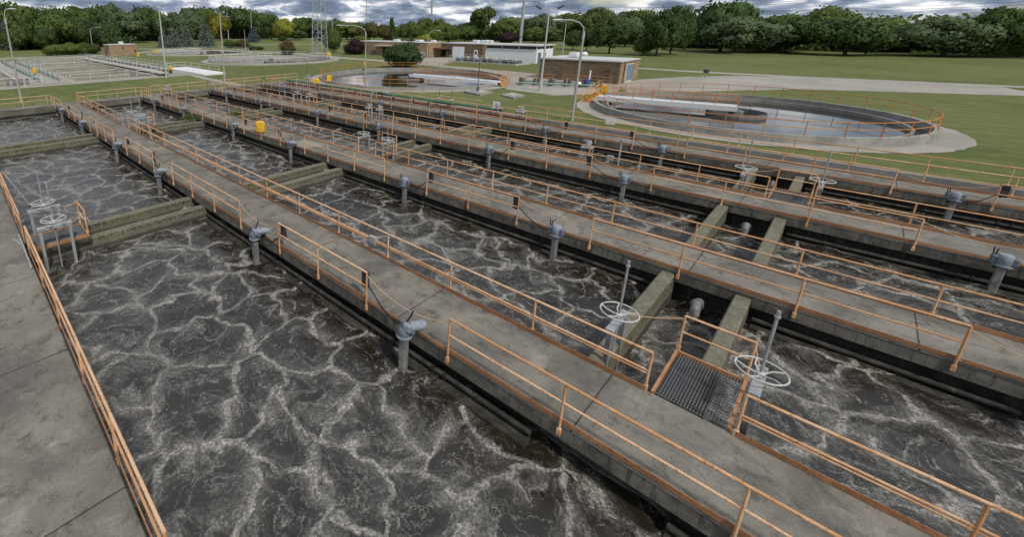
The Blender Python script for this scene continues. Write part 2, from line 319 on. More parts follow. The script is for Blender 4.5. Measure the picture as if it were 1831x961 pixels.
def leafmat(name, a, b, c3):
    k = N(name, .65, .2); p = k.pos(True); oi = k.n('ShaderNodeObjectInfo')
    n1 = k.noise(p, 9, 3, .6); n2 = k.noise(p, 60, 2, .6)
    c = k.mix(k.step(k.math('ADD', k.math('MULTIPLY', n1, .6), k.math('MULTIPLY', n2, .4)), .35, .65), a, b)
    c = k.mix(k.math('MULTIPLY', oi.outputs['Random'], .5), c, c3); k.color(c)
    tr = k.n('ShaderNodeBsdfTranslucent'); k.set(tr.inputs[0], c); ms = k.n('ShaderNodeMixShader'); ms.inputs[0].default_value = .42
    k.t.links.new(k.b.outputs[0], ms.inputs[1]); k.t.links.new(tr.outputs[0], ms.inputs[2]); k.t.links.new(ms.outputs[0], k.t.nodes['Material Output'].inputs[0]); return k.m
LM = {
 'dark': leafmat('leaves_dark', (.062, .110, .034), (.110, .170, .048), (.085, .13, .05)),
 'mid': leafmat('leaves_mid', (.090, .145, .036), (.155, .215, .055), (.12, .165, .052)),
 'light': leafmat('leaves_light', (.125, .180, .042), (.205, .255, .062), (.16, .205, .06)),
 'grey': leafmat('leaves_grey_green', (0.099, 0.148, 0.069), (0.173, 0.231, 0.109), (0.132, 0.181, 0.099)),
 'yellow': leafmat('leaves_yellow', (.19, .185, .028), (.31, .285, .04), (.26, .24, .035)),
 'olive': leafmat('leaves_olive', (0.247, 0.297, 0.046), (0.420, 0.420, 0.074), (0.330, 0.363, 0.066)),
 'bronze': leafmat('leaves_bronze', (.115, .105, .04), (.185, .150, .062), (.12, .125, .05)),
 'purple': leafmat('leaves_purple', (.040, .024, .028), (.075, .047, .046), (.06, .035, .036)),
 'spruce': leafmat('needles_grey', (0.112, 0.152, 0.119), (0.214, 0.256, 0.206), (0.148, 0.181, 0.148)),
 'bluespruce': leafmat('needles_blue', (0.066, 0.102, 0.109), (0.135, 0.178, 0.178), (0.099, 0.132, 0.140)),
 'deep': leafmat('leaves_deep', (0.043, 0.086, 0.028), (0.091, 0.148, 0.046), (0.066, 0.107, 0.046))}
# ------------------------------------------------------------------ the setting: ground, tanks, water, walkways
G = -.12
WK = [(-1.15, 1.05), (8.0, 10.25), (16.65, 18.9), (25.1, 27.25), (33.1, 35.15)]     # walkway strips, X from-to
WN = ['leftmost', 'second', 'third', 'fourth', 'fifth']
Y0, YF = -14.0, 54.0                                                                 # tank ends; far deck runs to 55.4
PAIRS = [(.9, 2.75), (18.95, 20.4), (37.6, 39.15)]                                   # double cross-walls, centre lines
BANDS = [(1.05, 8.0), (10.25, 16.65), (18.9, 25.1), (27.25, 33.1)]
BN = ['first', 'second', 'third', 'fourth']
WZ = -.95
from mathutils.geometry import delaunay_2d_cdt
F = 4000            # ground: one sheet with the tanks left open
def loop_circle(c, r, n=48): return [(c[0]+r*math.cos(2*math.pi*i/n), c[1]+r*math.sin(2*math.pi*i/n)) for i in range(n)]
HOLES = [[(-1.1, Y0), (37.0, Y0), (37.0, 55.35), (-1.1, 55.35)], [(-25.9, 76.7), (33.9, 76.7), (33.9, 134.5), (-25.9, 134.5)],
         loop_circle((54.8, 45.4), 14.15), loop_circle((51.8, 6.3), 10.75), loop_circle((62.0, 96.0), 14.85), loop_circle((63.9, 140), 15.05)]
gv = [(-F, -F), (F, -F), (F, F), (-F, F)]; ge = [(0, 1), (1, 2), (2, 3), (3, 0)]
for hq in HOLES:
    k0 = len(gv); gv += hq; ge += [(k0+i, k0+(i+1) % len(hq)) for i in range(len(hq))]
cv, ce, cf, *_ = delaunay_2d_cdt([Vector(p) for p in gv], ge, [], 1, 1e-6)
def inside(p, poly):
    r_ = False; n = len(poly)
    for i in range(n):
        (xa, ya), (xb, yb) = poly[i], poly[i-1]
        if (ya > p[1]) != (yb > p[1]) and p[0] < (xb-xa)*(p[1]-ya)/(yb-ya)+xa: r_ = not r_
    return r_
gm = MB(); gm.v = [(v.x, v.y, G) for v in cv]
for f_ in cf:
    c = (sum(cv[i].x for i in f_)/3, sum(cv[i].y for i in f_)/3)
    if not any(inside(c, hq) for hq in HOLES): gm.f.append(tuple(f_))
struct('ground', gm, MT['grass'])
def sheet(name, poly, z, mat):
    return struct(name, MB().add([(x, y, z) for x, y in poly], [tuple(range(len(poly)))]), mat)
def water_cell(xa, xb, ya, yb, z, step, seed):
    """choppy water surface with rim and boil weights for the foam"""
    rs = np.random.RandomState(seed); nx, ny = int((xb-xa)/step)+1, int((yb-ya)/step)+1
    X, Y = np.meshgrid(np.linspace(xa, xb, nx), np.linspace(ya, yb, ny)); H = np.zeros_like(X)
    for q in range(34):
        L = .28*(6.5**rs.random()); a = rs.random()*6.283; w = 6.283/L
        H += L*.0062*np.sin(w*(X*math.cos(a)+Y*math.sin(a))+rs.random()*6.28+1.1*np.sin(X*.9*rs.randn()+Y*.9*rs.randn()))
    bo = np.clip(1-(xb-.5-X)/1.7, 0, 1)*(.6+.4*np.sin(Y*1.9+np.sin(Y*.7)*2)); bo = np.clip(bo, 0, 1)
    ed = np.minimum(np.minimum(X-xa-.42, xb-.42-X), np.minimum(Y-ya-.2, yb-.2-Y)); rim = np.clip(1-np.abs(ed)/.16, 0, 1)*(X < xb-1.0)
    me = bpy.data.meshes.new('water'); V_ = np.stack([X, Y, z+H*(1+1.1*bo)], -1).reshape(-1, 3)
    i = np.arange(nx*ny).reshape(ny, nx); F_ = np.stack([i[:-1, :-1], i[:-1, 1:], i[1:, 1:], i[1:, :-1]], -1).reshape(-1, 4); n = len(F_)
    me.vertices.add(len(V_)); me.vertices.foreach_set('co', V_.astype(np.float32).ravel()); me.loops.add(n*4); me.loops.foreach_set('vertex_index', F_.astype(np.int32).ravel()); me.polygons.add(n)
    me.polygons.foreach_set('loop_start', np.arange(0, n*4, 4, dtype=np.int32)); me.polygons.foreach_set('use_smooth', [True]*n)
    for nm, v in (('rim', rim), ('boil', bo)): me.attributes.new(nm, 'FLOAT', 'POINT').data.foreach_set('value', v.astype(np.float32).ravel())
    me.update(calc_edges=True); tag(obj('water', me, MT['water']), kind='structure')
for b, (xa, xb) in enumerate(BANDS):
    ys = [Y0]+[q for a, c in PAIRS for q in (a, c)]+[YF]
    if b == 0: ys = [Y0]+ys[3:]
    for i in range(len(ys)-1):
        nar = (i % 2 == 1); z = WZ-(.12 if nar else 0)
        water_cell(xa-.4, xb+.4, ys[i], ys[i+1], z, .10 if ys[i] < 3 or b == 0 and i < 2 else .15, 10*b+i)
for i, (xa, xb) in enumerate(WK):
    d = MB(); d.box((xa, Y0, -.02), (xb, 55.4, 0)); d.box((xa+.012, Y0, -.40), (xb-.012, 55.38, -.022))
    o = tag(MB().bbox((xa, Y0, -.06), (xb, 55.4 if i else 55.4, 0), .02).build('walkway', MT['deck']), kind='structure')
    MB().box((xa+.012, Y0, -.40), (xb-.012, 55.38, -.062)).build('fascia', MT['fascia'], o)
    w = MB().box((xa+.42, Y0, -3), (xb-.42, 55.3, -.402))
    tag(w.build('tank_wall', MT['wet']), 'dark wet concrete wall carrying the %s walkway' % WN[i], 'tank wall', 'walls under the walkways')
    for v in (6.0, 13.4, 23.3, 31.0, 40.4, 48.3):          # paler repaired slabs beside the valves
        a = xa+.09+rng.random()*.2; bx = a+.95+rng.random()*.75
        yy = v+rng.uniform(-.5, .4); pts = [(a, yy-.9+rng.uniform(-.2,.2)), (bx, yy-.8), (bx+rng.uniform(-.2,.1), yy+1.4+rng.uniform(-.3,.3)), (a, yy+1.3)]
        if i == 2 and v in (23.3, 31.0): MB().add([(x, y, .004) for x, y in pts], [(0, 1, 2, 3)]).build('repair_patch', MT['patch'], o)
# far end deck between walkways, wall under it
for b, (xa, xb) in enumerate(BANDS+[(35.15, 40.4)]):
    o = tag(MB().bbox((xa+.003, YF+.15, -.06), (xb-.003, 55.4, 0), .02).build('walkway', MT['deck']), kind='structure')
    if b > 3: continue
    w = thing('tank_wall', 'mossy end wall of the %s tank, below the far railing' % BN[b], 'tank wall', (xa, YF, -3), 'far end walls')
    MB().box((xa-.3, YF+.17, -3), (xb+.3, 55.3, -.062)).build('wall', MT['endwall'], w)
    MB().box((xa+.004, YF-.06, -.62), (xb-.004, YF+.168, -.5)).build('ledge', MT['endwall'], w)
# cross walls
for b, (xa, xb) in enumerate(BANDS):
    for pi, pr in enumerate(PAIRS):
        if b == 0 and pi == 0: continue
        for e, y in enumerate(pr):
            top = -.4 if pi else -.15
            gx = xa if True else xa
            w = MB().bbox((xa-.42, y-.19, -3), (xb+.42, y+.19, top-.006), .035)
            lab = 'mossy cross wall in the %s tank, %s wall of the %s pair' % (BN[b], ('near', 'far')[e], ('nearest', 'middle', 'farthest')[pi])
            t = tag(w.build('cross_wall', MT['moss']), lab, 'tank wall', 'mossy cross walls')
        # drain elbow between the pair, at the right-hand end
        m = MB(); yc = sum(pr)/2; xe = xb-.55
        m.tube([(xe+.5, yc, -.78), (xe+.12, yc, -.72), (xe, yc, -.62), (xe-.12, yc-.02, -.72), (xe-.18, yc-.03, -1.2)], .13, 10)
        m.tube([(xe+.16, yc, -.73), (xe+.24, yc, -.74)], .17, 10)
        tag(m.build('pipe_elbow', MT['pipe_grey'], None, True), 'grey drain elbow between the %s pair of cross walls, %s tank' % (('nearest', 'middle', 'farthest')[pi], BN[b]), 'pipe', 'drain elbows')
# air header pipes along the wall, just above the water, one per cell
for i in range(1, 5):
    x = WK[i][0]+.10
    ys = [Y0, PAIRS[0][0]-.3, PAIRS[0][1]+.3, PAIRS[1][0]-.3, PAIRS[1][1]+.3, PAIRS[2][0]-.3, PAIRS[2][1]+.3, YF]
    for c in range(4):
        a, bq = ys[2*c], ys[2*c+1]
        t = thing('air_pipe', 'black air pipe along the water under the %s walkway, %s cell' % (WN[i], ORD[c]), 'pipe', (x, a, WZ), 'air pipes')
        MB().tube([(x, a, -.80), (x, bq, -.80)], .075, 10).build('pipe', MT['wet'], t, True)
        MB().box((x-.30, a, -1.6), (x+.4, bq, -.935)).build('ledge', MT['wet'], t)
        yv = [v for v in (-12.4, -4.7, 6.15, 13.5, 23.4, 31.1, 40.6, 48.5) if a < v < bq]
        for v in yv:
            for q in (-.9, -.55, .75):
                MB().tube([(x, v+q-.035, -.80), (x, v+q+.035, -.80)], .115, 10).build('coupling', MT['black'], t, True)

# ------------------------------------------------------------------ guard rails
RH = .96
def post_mesh(name, drop, h, r, bracket=True):
    m = MB().tube([(0, 0, -drop), (0, 0, h)], r, 8)
    if bracket: m.bbox((-.034, -.04, -drop-.02), (.034, .04, -drop+.14), .008)
    return m.mesh(name, True)
PM = {'side': post_mesh('post', .24, RH, .027), 'top': post_mesh('post', 0, RH, .027), 'white': post_mesh('post', 0, 1.05, .026, False), 'thick': post_mesh('post', .1, 1.0, .026)}
def railing(label, pts, kind='side', mat='rail', toe=None, mid=(.52,), h=RH, r=.027, group=None, bend=True, z=0, toez=(.015, .125), extra=0, cat='railing'):
    """one run of guard rail: posts at pts, continuous pipes between them"""
    t = thing('guard_railing', label, cat, (pts[0][0], pts[0][1], z), group)
    P = [Vector((x-pts[0][0], y-pts[0][1], 0)) for x, y in pts]
    me = PM[kind]
    for q in P: obj('post', me, MT[mat] if not me.materials else None, t, tuple(q))
    for q in t.children: q.material_slots[0].link = 'OBJECT'; q.material_slots[0].material = MT[mat]
    up = Vector((0, 0, 1))
    obj('top_rail', MB().tube([q+up*h for q in P], r+.002, 8).mesh('top_rail', True), MT[mat], t)
    for k_ in mid: obj('mid_rail', MB().tube([q+up*k_ for q in P], r-.003, 8).mesh('mid_rail', True), MT[mat], t)
    if toe:
        m = MB()
        for a, b in zip(P[:-1], P[1:]):
            d = (b-a).normalized(); n = Vector((-d.y, d.x, 0))*toe; w = n*.008
            v = [a+n*.03-w, b+n*.03-w, b+n*.03+w, a+n*.03+w]
            m.add([(*q.xy, toez[0]) for q in v]+[(*q.xy, toez[1]) for q in v], [(0,3,2,1),(4,5,6,7),(0,1,5,4),(1,2,6,5),(2,3,7,6),(3,0,4,7)])
        obj('toe_board', m.mesh('toe_board'), MT['toe'], t)
    return t
def grid(a, b, step=2.5):
    n = max(1, round((b-a)/step)); return [a+(b-a)*i/n for i in range(n+1)]
VY = [[], [-4.6, 6.2, 13.45, 23.3, 31.0, 40.4, 48.3], [-4.6, 6.2, 13.6, 23.4, 31.15, 40.7, 48.4], [-4.3, 6.55, 14.0, 23.5, 31.15, 40.65, 48.4], [-3.9, 6.95, 14.2, 23.4, 30.85, 40.2, 47.9]]
SEG = {}
for i in range(1, 5):
    x = WK[i][0]-.03; a = Y0+1; runs = []
    for v in VY[i]:
        runs.append((a, v-1.05)); a = v+1.75
    runs.append((a, 53.6)); SEG[i] = runs
    for n, (a, b) in enumerate(runs):
        railing('orange guard rail, left side of the %s walkway, %s run from the front' % (WN[i], ORD[n]),
                [(x, y) for y in grid(a, b)], 'side', 'rail', toe=-1, group='walkway guard rails')
    for n in range(len(runs)-1):
        # toe board continues past the gap; rope hangs across it
        a, b = runs[n][1], runs[n+1][0]
        pts = [(x, a+(b-a)*q/10, RH-.08-.62*4*(q/10)*(1-q/10)*.55) for q in range(11)]
        tag(MB().tube(pts, .011, 5).build('rope', MT['chain']), 'faded rope across the railing gap by the %s valve, %s walkway' % (ORD[n], WN[i]), 'rope', 'gap ropes')
        tag(MB().box((x+.012, a+.06, .02), (x+.028, b-.06, .11)).build('toe_board', MT['toe']), 'rusty toe board in the railing gap by the %s valve, %s walkway' % (ORD[n], WN[i]), 'toe board', 'gap toe boards')
# right-hand rails: broken only at the gate platforms
GATES = {0: [1], 1: [0, 2], 2: [1], 3: [0, 2]}          # band -> pair with sluice gates beside the walkway on its left
for i in range(0, 5):
    x = WK[i][1]-.03 if i else 1.12
    brk = [PAIRS[p_] for p_ in GATES.get(i, [])]
    a = (5.0 if i == 0 else Y0+1); runs = []
    for pr in brk:
        runs.append((a, pr[0]-.75)); a = pr[0]+.75
    runs.append((a, 53.6))
    for n, (a, b) in enumerate(runs):
        railing('orange guard rail, right side of the %s walkway, %s run from the front' % (WN[i], ORD[n]),
                [(x, y) for y in grid(a, b)], 'top' if i else 'side', 'rail', toe=1, mid=(.50,) if i != 1 else (.50, .43), group='walkway guard rails')
# conduit and junction boxes on the second walkway
t = thing('conduit', 'thin orange conduits strapped under the mid rail, right side of second walkway', 'conduit', (10.22, 9.9, .4))
for dz in (.565, .535): MB().tube([(10.26, 9.95, dz-.04), (10.26, 36, dz-.04)], .016, 6).build('pipe', MT['rail'], t, True)
for n, (x, y, lb) in enumerate([(10.24, 9.9, 'grey junction box on the right rail of the second walkway, nearest one'), (10.24, 26.3, 'grey junction box on the right rail of the second walkway, middle one'), (10.24, 44.5, 'grey junction box on the right rail of the second walkway, farthest one'),
                           (27.2, 8.1, 'pale junction box on the right rail of the fourth walkway'), (18.87, 30.5, 'pale junction box on the right rail of the third walkway')]):
    t = thing('junction_box', lb, 'junction box', (x, y, .36), 'junction boxes')
    MB().bbox((x-.09, y-.16, .36), (x+.06, y+.16, .62), .012).build('case', MT['greybox'], t)
    MB().box((x-.10, y-.13, .39), (x-.088, y+.13, .58)).build('lid', MT['greybox'], t)
# far end rails along the grass edge
for n, (a, b) in enumerate([(-1.0, 7.6), (10.4, 16.6), (18.3, 25.3), (26.6, 40.2)]):
    pts = [(x, 55.3) for x in grid(a, b, 2.4)]
    if n in (0, 1): pts += [(b+.55, 55.1), (b+.9, 54.4), (b+.95, 53.7)] if n == 1 else [(b+.3, 54.9), (b+.36, 54.1)]
    railing('orange guard rail on the far end deck, %s run from the left' % ORD[n], pts, 'top', 'rail', toe=None, group='far end rails')

# ------------------------------------------------------------------ valves with cable boxes
def shared(fn):
    m = MB(); fn(m); return m
vm = {}
def V(name, fn, mat, smooth=True):
    m = MB(); fn(m); me = m.mesh(name, smooth); me.materials.append(MT[mat]); return (name, me)
VALVE = {
 'a': [V('standpipe', lambda m: m.bbox((-.10, -.10, -1.3), (.10, .10, .10), .03), 'pipe_grey', False),
       V('flange', lambda m: m.lathe([(0, .09), (.21, .09), (.21, .135), (0, .135)], n=14), 'valve_pale'),
       V('valve_body', lambda m: m.lathe([(.17, .135), (.19, .22), (.16, .34), (.10, .40), (.09, .52), (0, .54)], n=14).tube([(0, -.02, .28), (0, -.26, .36)], .10, 10), 'valve'),
       V('actuator', lambda m: m.tube([(-.03, -.16, .44), (.30, -.34, .40)], .125, 12).tube([(.30, -.34, .40), (.36, -.37, .395)], .09, 12).bbox((-.14, -.24, .34), (.08, -.02, .52), .03), 'valve_pale'),
       V('lever', lambda m: m.tube([(.0, -.05, .50), (.03, -.16, .70), (.05, -.2, .86)], .022, 6), 'black'),
       V('hose', lambda m: m.tube([(.30, -.25, .36), (.34, -.15, .15), (.25, 0, .02), (.3, .2, -.3)], .035, 6), 'black')],
 'b': [V('standpipe', lambda m: m.bbox((-.10, -.09, -1.3), (.10, .09, .04), .02), 'pipe_grey', False),
       V('flange', lambda m: m.lathe([(0, .04), (.22, .04), (.22, .085), (0, .085)], n=14), 'valve_pale'),
       V('valve_body', lambda m: m.lathe([(.16, .085), (.19, .16), (.19, .36), (.15, .43), (0, .45)], n=14), 'valve_pale'),
       V('actuator', lambda m: m.bbox((-.13, -.27, .13), (.13, -.12, .38), .03).bbox((-.13, .12, .13), (.13, .27, .38), .03).bbox((.10, -.1, .2), (.28, .1, .38), .03), 'valve'),
       V('lever', lambda m: m.tube([(0, .24, .34), (-.02, .27, .62)], .018, 6).tube([(0, .20, .34), (.03, .18, .58)], .018, 6), 'black'),
       V('hose', lambda m: m.tube([(.22, 0, .2), (.3, .05, .05), (.28, .1, -.2)], .035, 6), 'black')]}
for i in range(1, 5):
    for n, v in enumerate(VY[i]):
        x = WK[i][0]-.42; kind = 'a' if (i == 1 or (i == 2 and v > 20)) else 'b'
        t = thing('air_valve', 'blue grey air valve on a standpipe, %s from the front beside the %s walkway' % (ORD[n], WN[i]), 'valve', (x, v, 0), 'air valves along the walkways')
        for nm, me in VALVE[kind]: obj(nm, me, None, t)
        t.rotation_euler = (0, 0, rng.uniform(-.35, .25)); t.scale = (1, 1, rng.uniform(.95, 1.05))
        runs = SEG[i]; far = abs((v % 18.2)-6) < 3
        py = runs[n+1][0] if far else runs[n][1]; s = 1 if far else -1
        bx = thing('control_box', 'dark control box on the rail post by the %s valve, %s walkway' % (ORD[n], WN[i]), 'control box', (WK[i][0], py, 0), 'control boxes')
        MB().bbox((WK[i][0]+.02, py+s*.04-(.0 if s > 0 else .22), .40), (WK[i][0]+.14, py+s*.04+(.22 if s > 0 else 0), .92), .012).build('case', MT['box'], bx)
        MB().tube([(WK[i][0]+.08, py+s*.1, .42), (WK[i][0]+.08, py+s*.1, .36)], .03, 8).build('gland', MT['black'], bx)
        x2 = x+.28; pts = []
        for q in range(13):
            u = q/12; pts.append(((WK[i][0]+.06)*(1-u)+x2*u, (py+s*.02)*(1-u)+(v+s*.15)*u, .45*(1-u)+.12*u-.34*4*u*(1-u)*(.6+.4*u)+.06))
        tag(MB().tube(pts, .018, 6).build('cable', MT['black'], None, True), 'black cable drooping to the %s valve beside the %s walkway' % (ORD[n], WN[i]), 'cable', 'valve cables')

# ------------------------------------------------------------------ sluice gates and grating platforms
RIM = MB().tube([(math.cos(a*math.pi/16), math.sin(a*math.pi/16), .25) for a in range(33)], .042, 6, False).mesh('handwheel', True); RIM.materials.append(MT['wheel'])
SPK = MB().tube([(.1, 0, 0), (.55, .12, .15), (1, 0, .25)], .04, 5, False).mesh('spoke', True); SPK.materials.append(MT['wheel'])
HUB = MB().lathe([(.0, -.15), (.17, -.15), (.17, .1), (.08, .15), (0, .15)], n=10).mesh('hub', True); HUB.materials.append(MT['wheel'])
def handwheel(t, c, r):
    w = obj('handwheel', RIM, None, t, tuple(Vector(c)-Vector(t.location))); w.scale = (r, r, r)
    for q in range(5): o = obj('spoke', SPK, None, w); o.rotation_euler = (0, 0, q*2*math.pi/5+.3)
    obj('hub', HUB, None, w)
def gate(x, y, label, rod=1.55, zb=.66, leg=-1.2):
    t = thing('sluice_gate', label, 'sluice gate', (x, y, 0), 'handwheel sluice gates')
    for s in (-1, 1):
        MB().box((x+s*.47-.05, y-.07, leg), (x+s*.47+.05, y-.045, zb)).box((x+s*.47-.008, y-.045, leg), (x+s*.47+.008, y+.06, zb)).build('leg', MT['galv'], t)
    MB().bbox((x-.56, y-.09, zb+.002), (x+.56, y+.09, zb+.12), .01).build('yoke', MT['galv'], t)
    handwheel(t, (x, y, zb+.24), .40)
    MB().tube([(x, y, -1.3), (x, y, zb+rod)], .027, 8).build('stem', MT['galv'], t, True)
    MB().tube([(x, y, zb+rod), (x, y, zb+rod+.04)], .05, 8).tube([(x, y, zb+rod+.04), (x, y, zb+rod+.15)], .032, 8).build('stem_cap', MT['galv'], t, True)
    MB().box((x-.40, y-.03, -1.6), (x+.40, y+.03, -1.03)).build('gate_leaf', MT['galv'], t)
for b, prs in GATES.items():
    for p_ in prs:
        ya, yb = PAIRS[p_]; xr = WK[b][1]; nm = ('nearest', 'middle', 'farthest')[p_]
        for e, y in enumerate((ya-.83, yb-.15)):
            gate(xr+.95, y, 'handwheel sluice gate with tall stem, %s one at the %s cross walls, %s tank' % (('near', 'far')[e], nm, BN[b]))
        t = thing('grating_platform', 'orange framed steel grating platform over the %s cross walls, %s tank' % (nm, BN[b]), 'platform', (xr+.3, ya-.6, -.1), 'grating platforms')
        X0, X1, A, B = xr+.06, xr+2.02, ya-.67, ya+.66
        for (p, q) in (((X0, A, -.13), (X1, A+.06, .0)), ((X0, B-.06, -.13), (X1, B, .0)), ((X1-.06, A+.061, -.13), (X1, B-.061, .0))): MB().box(p, q).build('frame_beam', MT['toe'], t)
        gm = MB()
        for q in range(int((B-A-.16)/.055)): yy = A+.085+q*.055; gm.box((X0+.01, yy, -.05), (X1-.08, yy+.012, -.018))
        for q in range(int((X1-X0-.1)/.10)): xx = X0+.03+q*.10; gm.box((xx, A+.08, -.04), (xx+.01, B-.08, -.0205))
        tag(gm.build('grating', MT['grating'], t), kind='stuff')
        railing('short orange end rail on the grating platform at the %s cross walls, %s tank' % (nm, BN[b]), [(X1-.02, A+.04), (X1-.02, B-.04)], 'top', 'rail', toe=None, group='platform rails')
        for e, (yy, y2) in enumerate(((A+.04, ya-.83), (B-.04, yb-.15))):
            for zc in (RH-.06, .52):
                pts = [(X1-.02+(xr+1.45-X1+.02)*u/8, yy+(y2-yy)*u/8, zc-.05*math.sin(math.pi*u/8)-(.2 if zc > .6 else -.1)*u/8) for u in range(9)]
                if zc > .6: tag(MB().tube(pts, .011, 5).build('rope', MT['chain']), 'slack rope from platform rail to the %s gate, %s cross walls, %s tank' % (('near', 'far')[e], nm, BN[b]), 'rope', 'platform ropes')
# ------------------------------------------------------------------ outer channel with pipes beside the fifth walkway
tag(MB().bbox((37.0, Y0, -2), (37.35, 54.1, .06), .03).build('channel_wall', MT['grey']), 'grey outer channel wall between the fifth walkway and the lawn', 'wall')
sheet('water', [(34.7, Y0), (37.1, Y0), (37.1, 54.15), (34.7, 54.15)], -1.1, MT['wet'])
railing('orange outer guard rail beside the lawn, near run right of the channel', [(37.15, y) for y in grid(Y0+1, 18.6)], 'top', 'rail', mid=(.5,), group='channel rails', z=.06)
railing('orange outer guard rail beside the lawn, far run along the green pipe', [(37.55, y) for y in grid(22.6, 50.0)], 'top', 'rail', mid=(.5,), group='channel rails', z=-.12)
tag(MB().tube([(37.5, 18.8+q*.38, .88-.25*math.sin(math.pi*q/10)) for q in range(11)], .012, 5).build('rope', MT['chain']), 'faded rope across the gap in the outer rail beside the lawn', 'rope')
t = thing('green_pipe', 'long green pipe on supports running along the outer channel', 'pipe', (36.5, 20, 0))
MB().tube([(36.45, 19.6, .42), (36.45, 53, .42)], .15, 14).build('pipe', MT['green'], t, True)
for y in grid(21, 52, 4.4):
    MB().box((36.33, y-.06, -.3), (36.57, y+.06, .30)).build('support', MT['pipe_grey'], t)
    MB().tube([(36.45, y+.9, .42), (36.45, y+1.0, .42)], .22, 14).build('flange', MT['green'], t, True)
t = thing('pipe_fitting', 'light green elbow fitting branching off the long green pipe', 'pipe', (36, 33.4, 0))
MB().tube([(36.45, 33.0, .46), (36.4, 34.4, .62), (35.9, 35.0, .64), (35.75, 35.2, .3), (35.75, 35.2, -.4)], .19, 12).build('pipe', MT['aqua'], t, True)
MB().tube([(36.45, 32.9, .46), (36.45, 33.05, .47)], .28, 12).build('flange', MT['aqua'], t, True); MB().tube([(35.75, 35.2, -.02), (35.75, 35.2, -.12)], .27, 12).build('flange', MT['aqua'], t, True)
t = thing('red_pipe', 'red brown pipe below the long green pipe along the outer channel', 'pipe', (36.0, 18, 0))
MB().tube([(35.75, 16, .12), (35.75, 52.5, .12)], .085, 10).build('pipe', MT['redpipe'], t, True)
for y in grid(18, 50, 6): MB().box((35.70, y-.05, -.4), (35.80, y+.05, .04)).build('support', MT['pipe_grey'], t)
def valve_post(x, y, label, h=1.25):
    t = thing('valve_post', label, 'valve', (x, y, 0), 'valve posts by the lawn')
    MB().lathe([(.0, -.3), (.12, -.3), (.12, -.1), (.06, -.06), (.06, .55), (.11, .6), (.11, .78), (.05, .82), (0, .82)], (x, y, 0), 10).build('body', MT['galv'], t, True)
    MB().bbox((x-.26, y-.10, .62), (x+.26, y+.10, .76), .02).build('gearbox', MT['galv'], t)
    MB().tube([(x, y, .8), (x, y, h+.3)], .025, 6).build('stem', MT['box'], t)
valve_post(36.9, 26.9, 'galvanised valve post beside the green pipe, farther of the two'); valve_post(36.9, 25.4, 'galvanised valve post beside the green pipe, nearer of the two')
def motor_stand(x, y, label, s=1.0, rod=0):
    t = thing('gate_operator', label, 'gate operator', (x, y, 0), 'gate operators on the far walkways')
    for sx in (-1, 1):
        for sy in (-1, 1): MB().box((x+sx*.3*s-.04, y+sy*.25*s-.04, -.4), (x+sx*.3*s+.04, y+sy*.25*s+.04, .62)).build('leg', MT['galv'], t)
    MB().bbox((x-.42*s, y-.36*s, .622), (x+.42*s, y+.36*s, .72), .02).build('top_plate', MT['galv'], t)
    MB().lathe([(.16, .72), (.18, .8), (.12, .95), (0, .98)], (x, y, 0), 12).tube([(x-.05, y, .84), (x+.36, y, .86)], .1, 10).build('motor', MT['valve_pale'], t, True)
    if rod: MB().tube([(x-.2, y-.1, .72), (x-.2, y-.1, rod)], .03, 6).build('stem', MT['box'], t)
    handwheel(t, (x, y+.05, 1.0), .26*s)
motor_stand(36.1, 20.1, 'grey motor gate operator over the channel, far one of the pair by the sign')
motor_stand(36.1, 17.9, 'grey motor gate operator over the channel, near one of the pair by the sign')
motor_stand(39.1, 51.3, 'grey gate operator on legs at the far right corner of the tanks', 1.2, 3.0)
motor_stand(28.0, 27.9, 'pale gate operator beside the fourth walkway, far one of two near the middle', .7)
motor_stand(28.0, 26.6, 'pale gate operator beside the fourth walkway, near one of two near the middle', .7)
motor_stand(28.0, 9.6, 'pale gate operator beside the fourth walkway from the left, close to the right', .8)
motor_stand(19.6, 53.3, 'grey gate operator on the far end deck beside the third walkway', 1.1)
motor_stand(25.4, 53.4, 'grey gate operator on the far end deck beside the fourth walkway', .8)
for n, (x, y, z0_, lb) in enumerate([(28.0, 7.9, -1, 'grey sampling pipe standing in the fourth tank from the left')]):
    t = thing('standpipe', lb, 'pipe', (x, y, z0_)); MB().tube([(x, y, -1.1), (x, y, 1.3)], .05, 8).build('pipe', MT['galv'], t, True); MB().tube([(x, y, 1.3), (x, y, 1.42)], .08, 8).build('cap', MT['galv'], t, True)
t = thing('pole', 'long grey metal pole slanting from the left rail down into the first tank', 'pole', (1.25, 26.2, 0))
MB().tube([(1.22, 26.4, 1.0), (2.05, 26.1, -1.05)], .035, 8).build('shaft', MT['galv'], t, True); MB().tube([(2.0, 26.12, -.93), (2.12, 26.08, -1.2)], .05, 8).build('tip', MT['black'], t, True)
t = thing('tool_handle', 'short pale metal tool leaning on the leftmost walkway rail', 'tool', (.95, 17.2, 0)); MB().tube([(.93, 18.6, .55), (.98, 16.6, .05)], .03, 8).build('shaft', MT['galv'], t, True); MB().tube([(.80, 19.6, .03), (.95, 18.9, .03)], .03, 8).build('stub', MT['galv'], t, True)
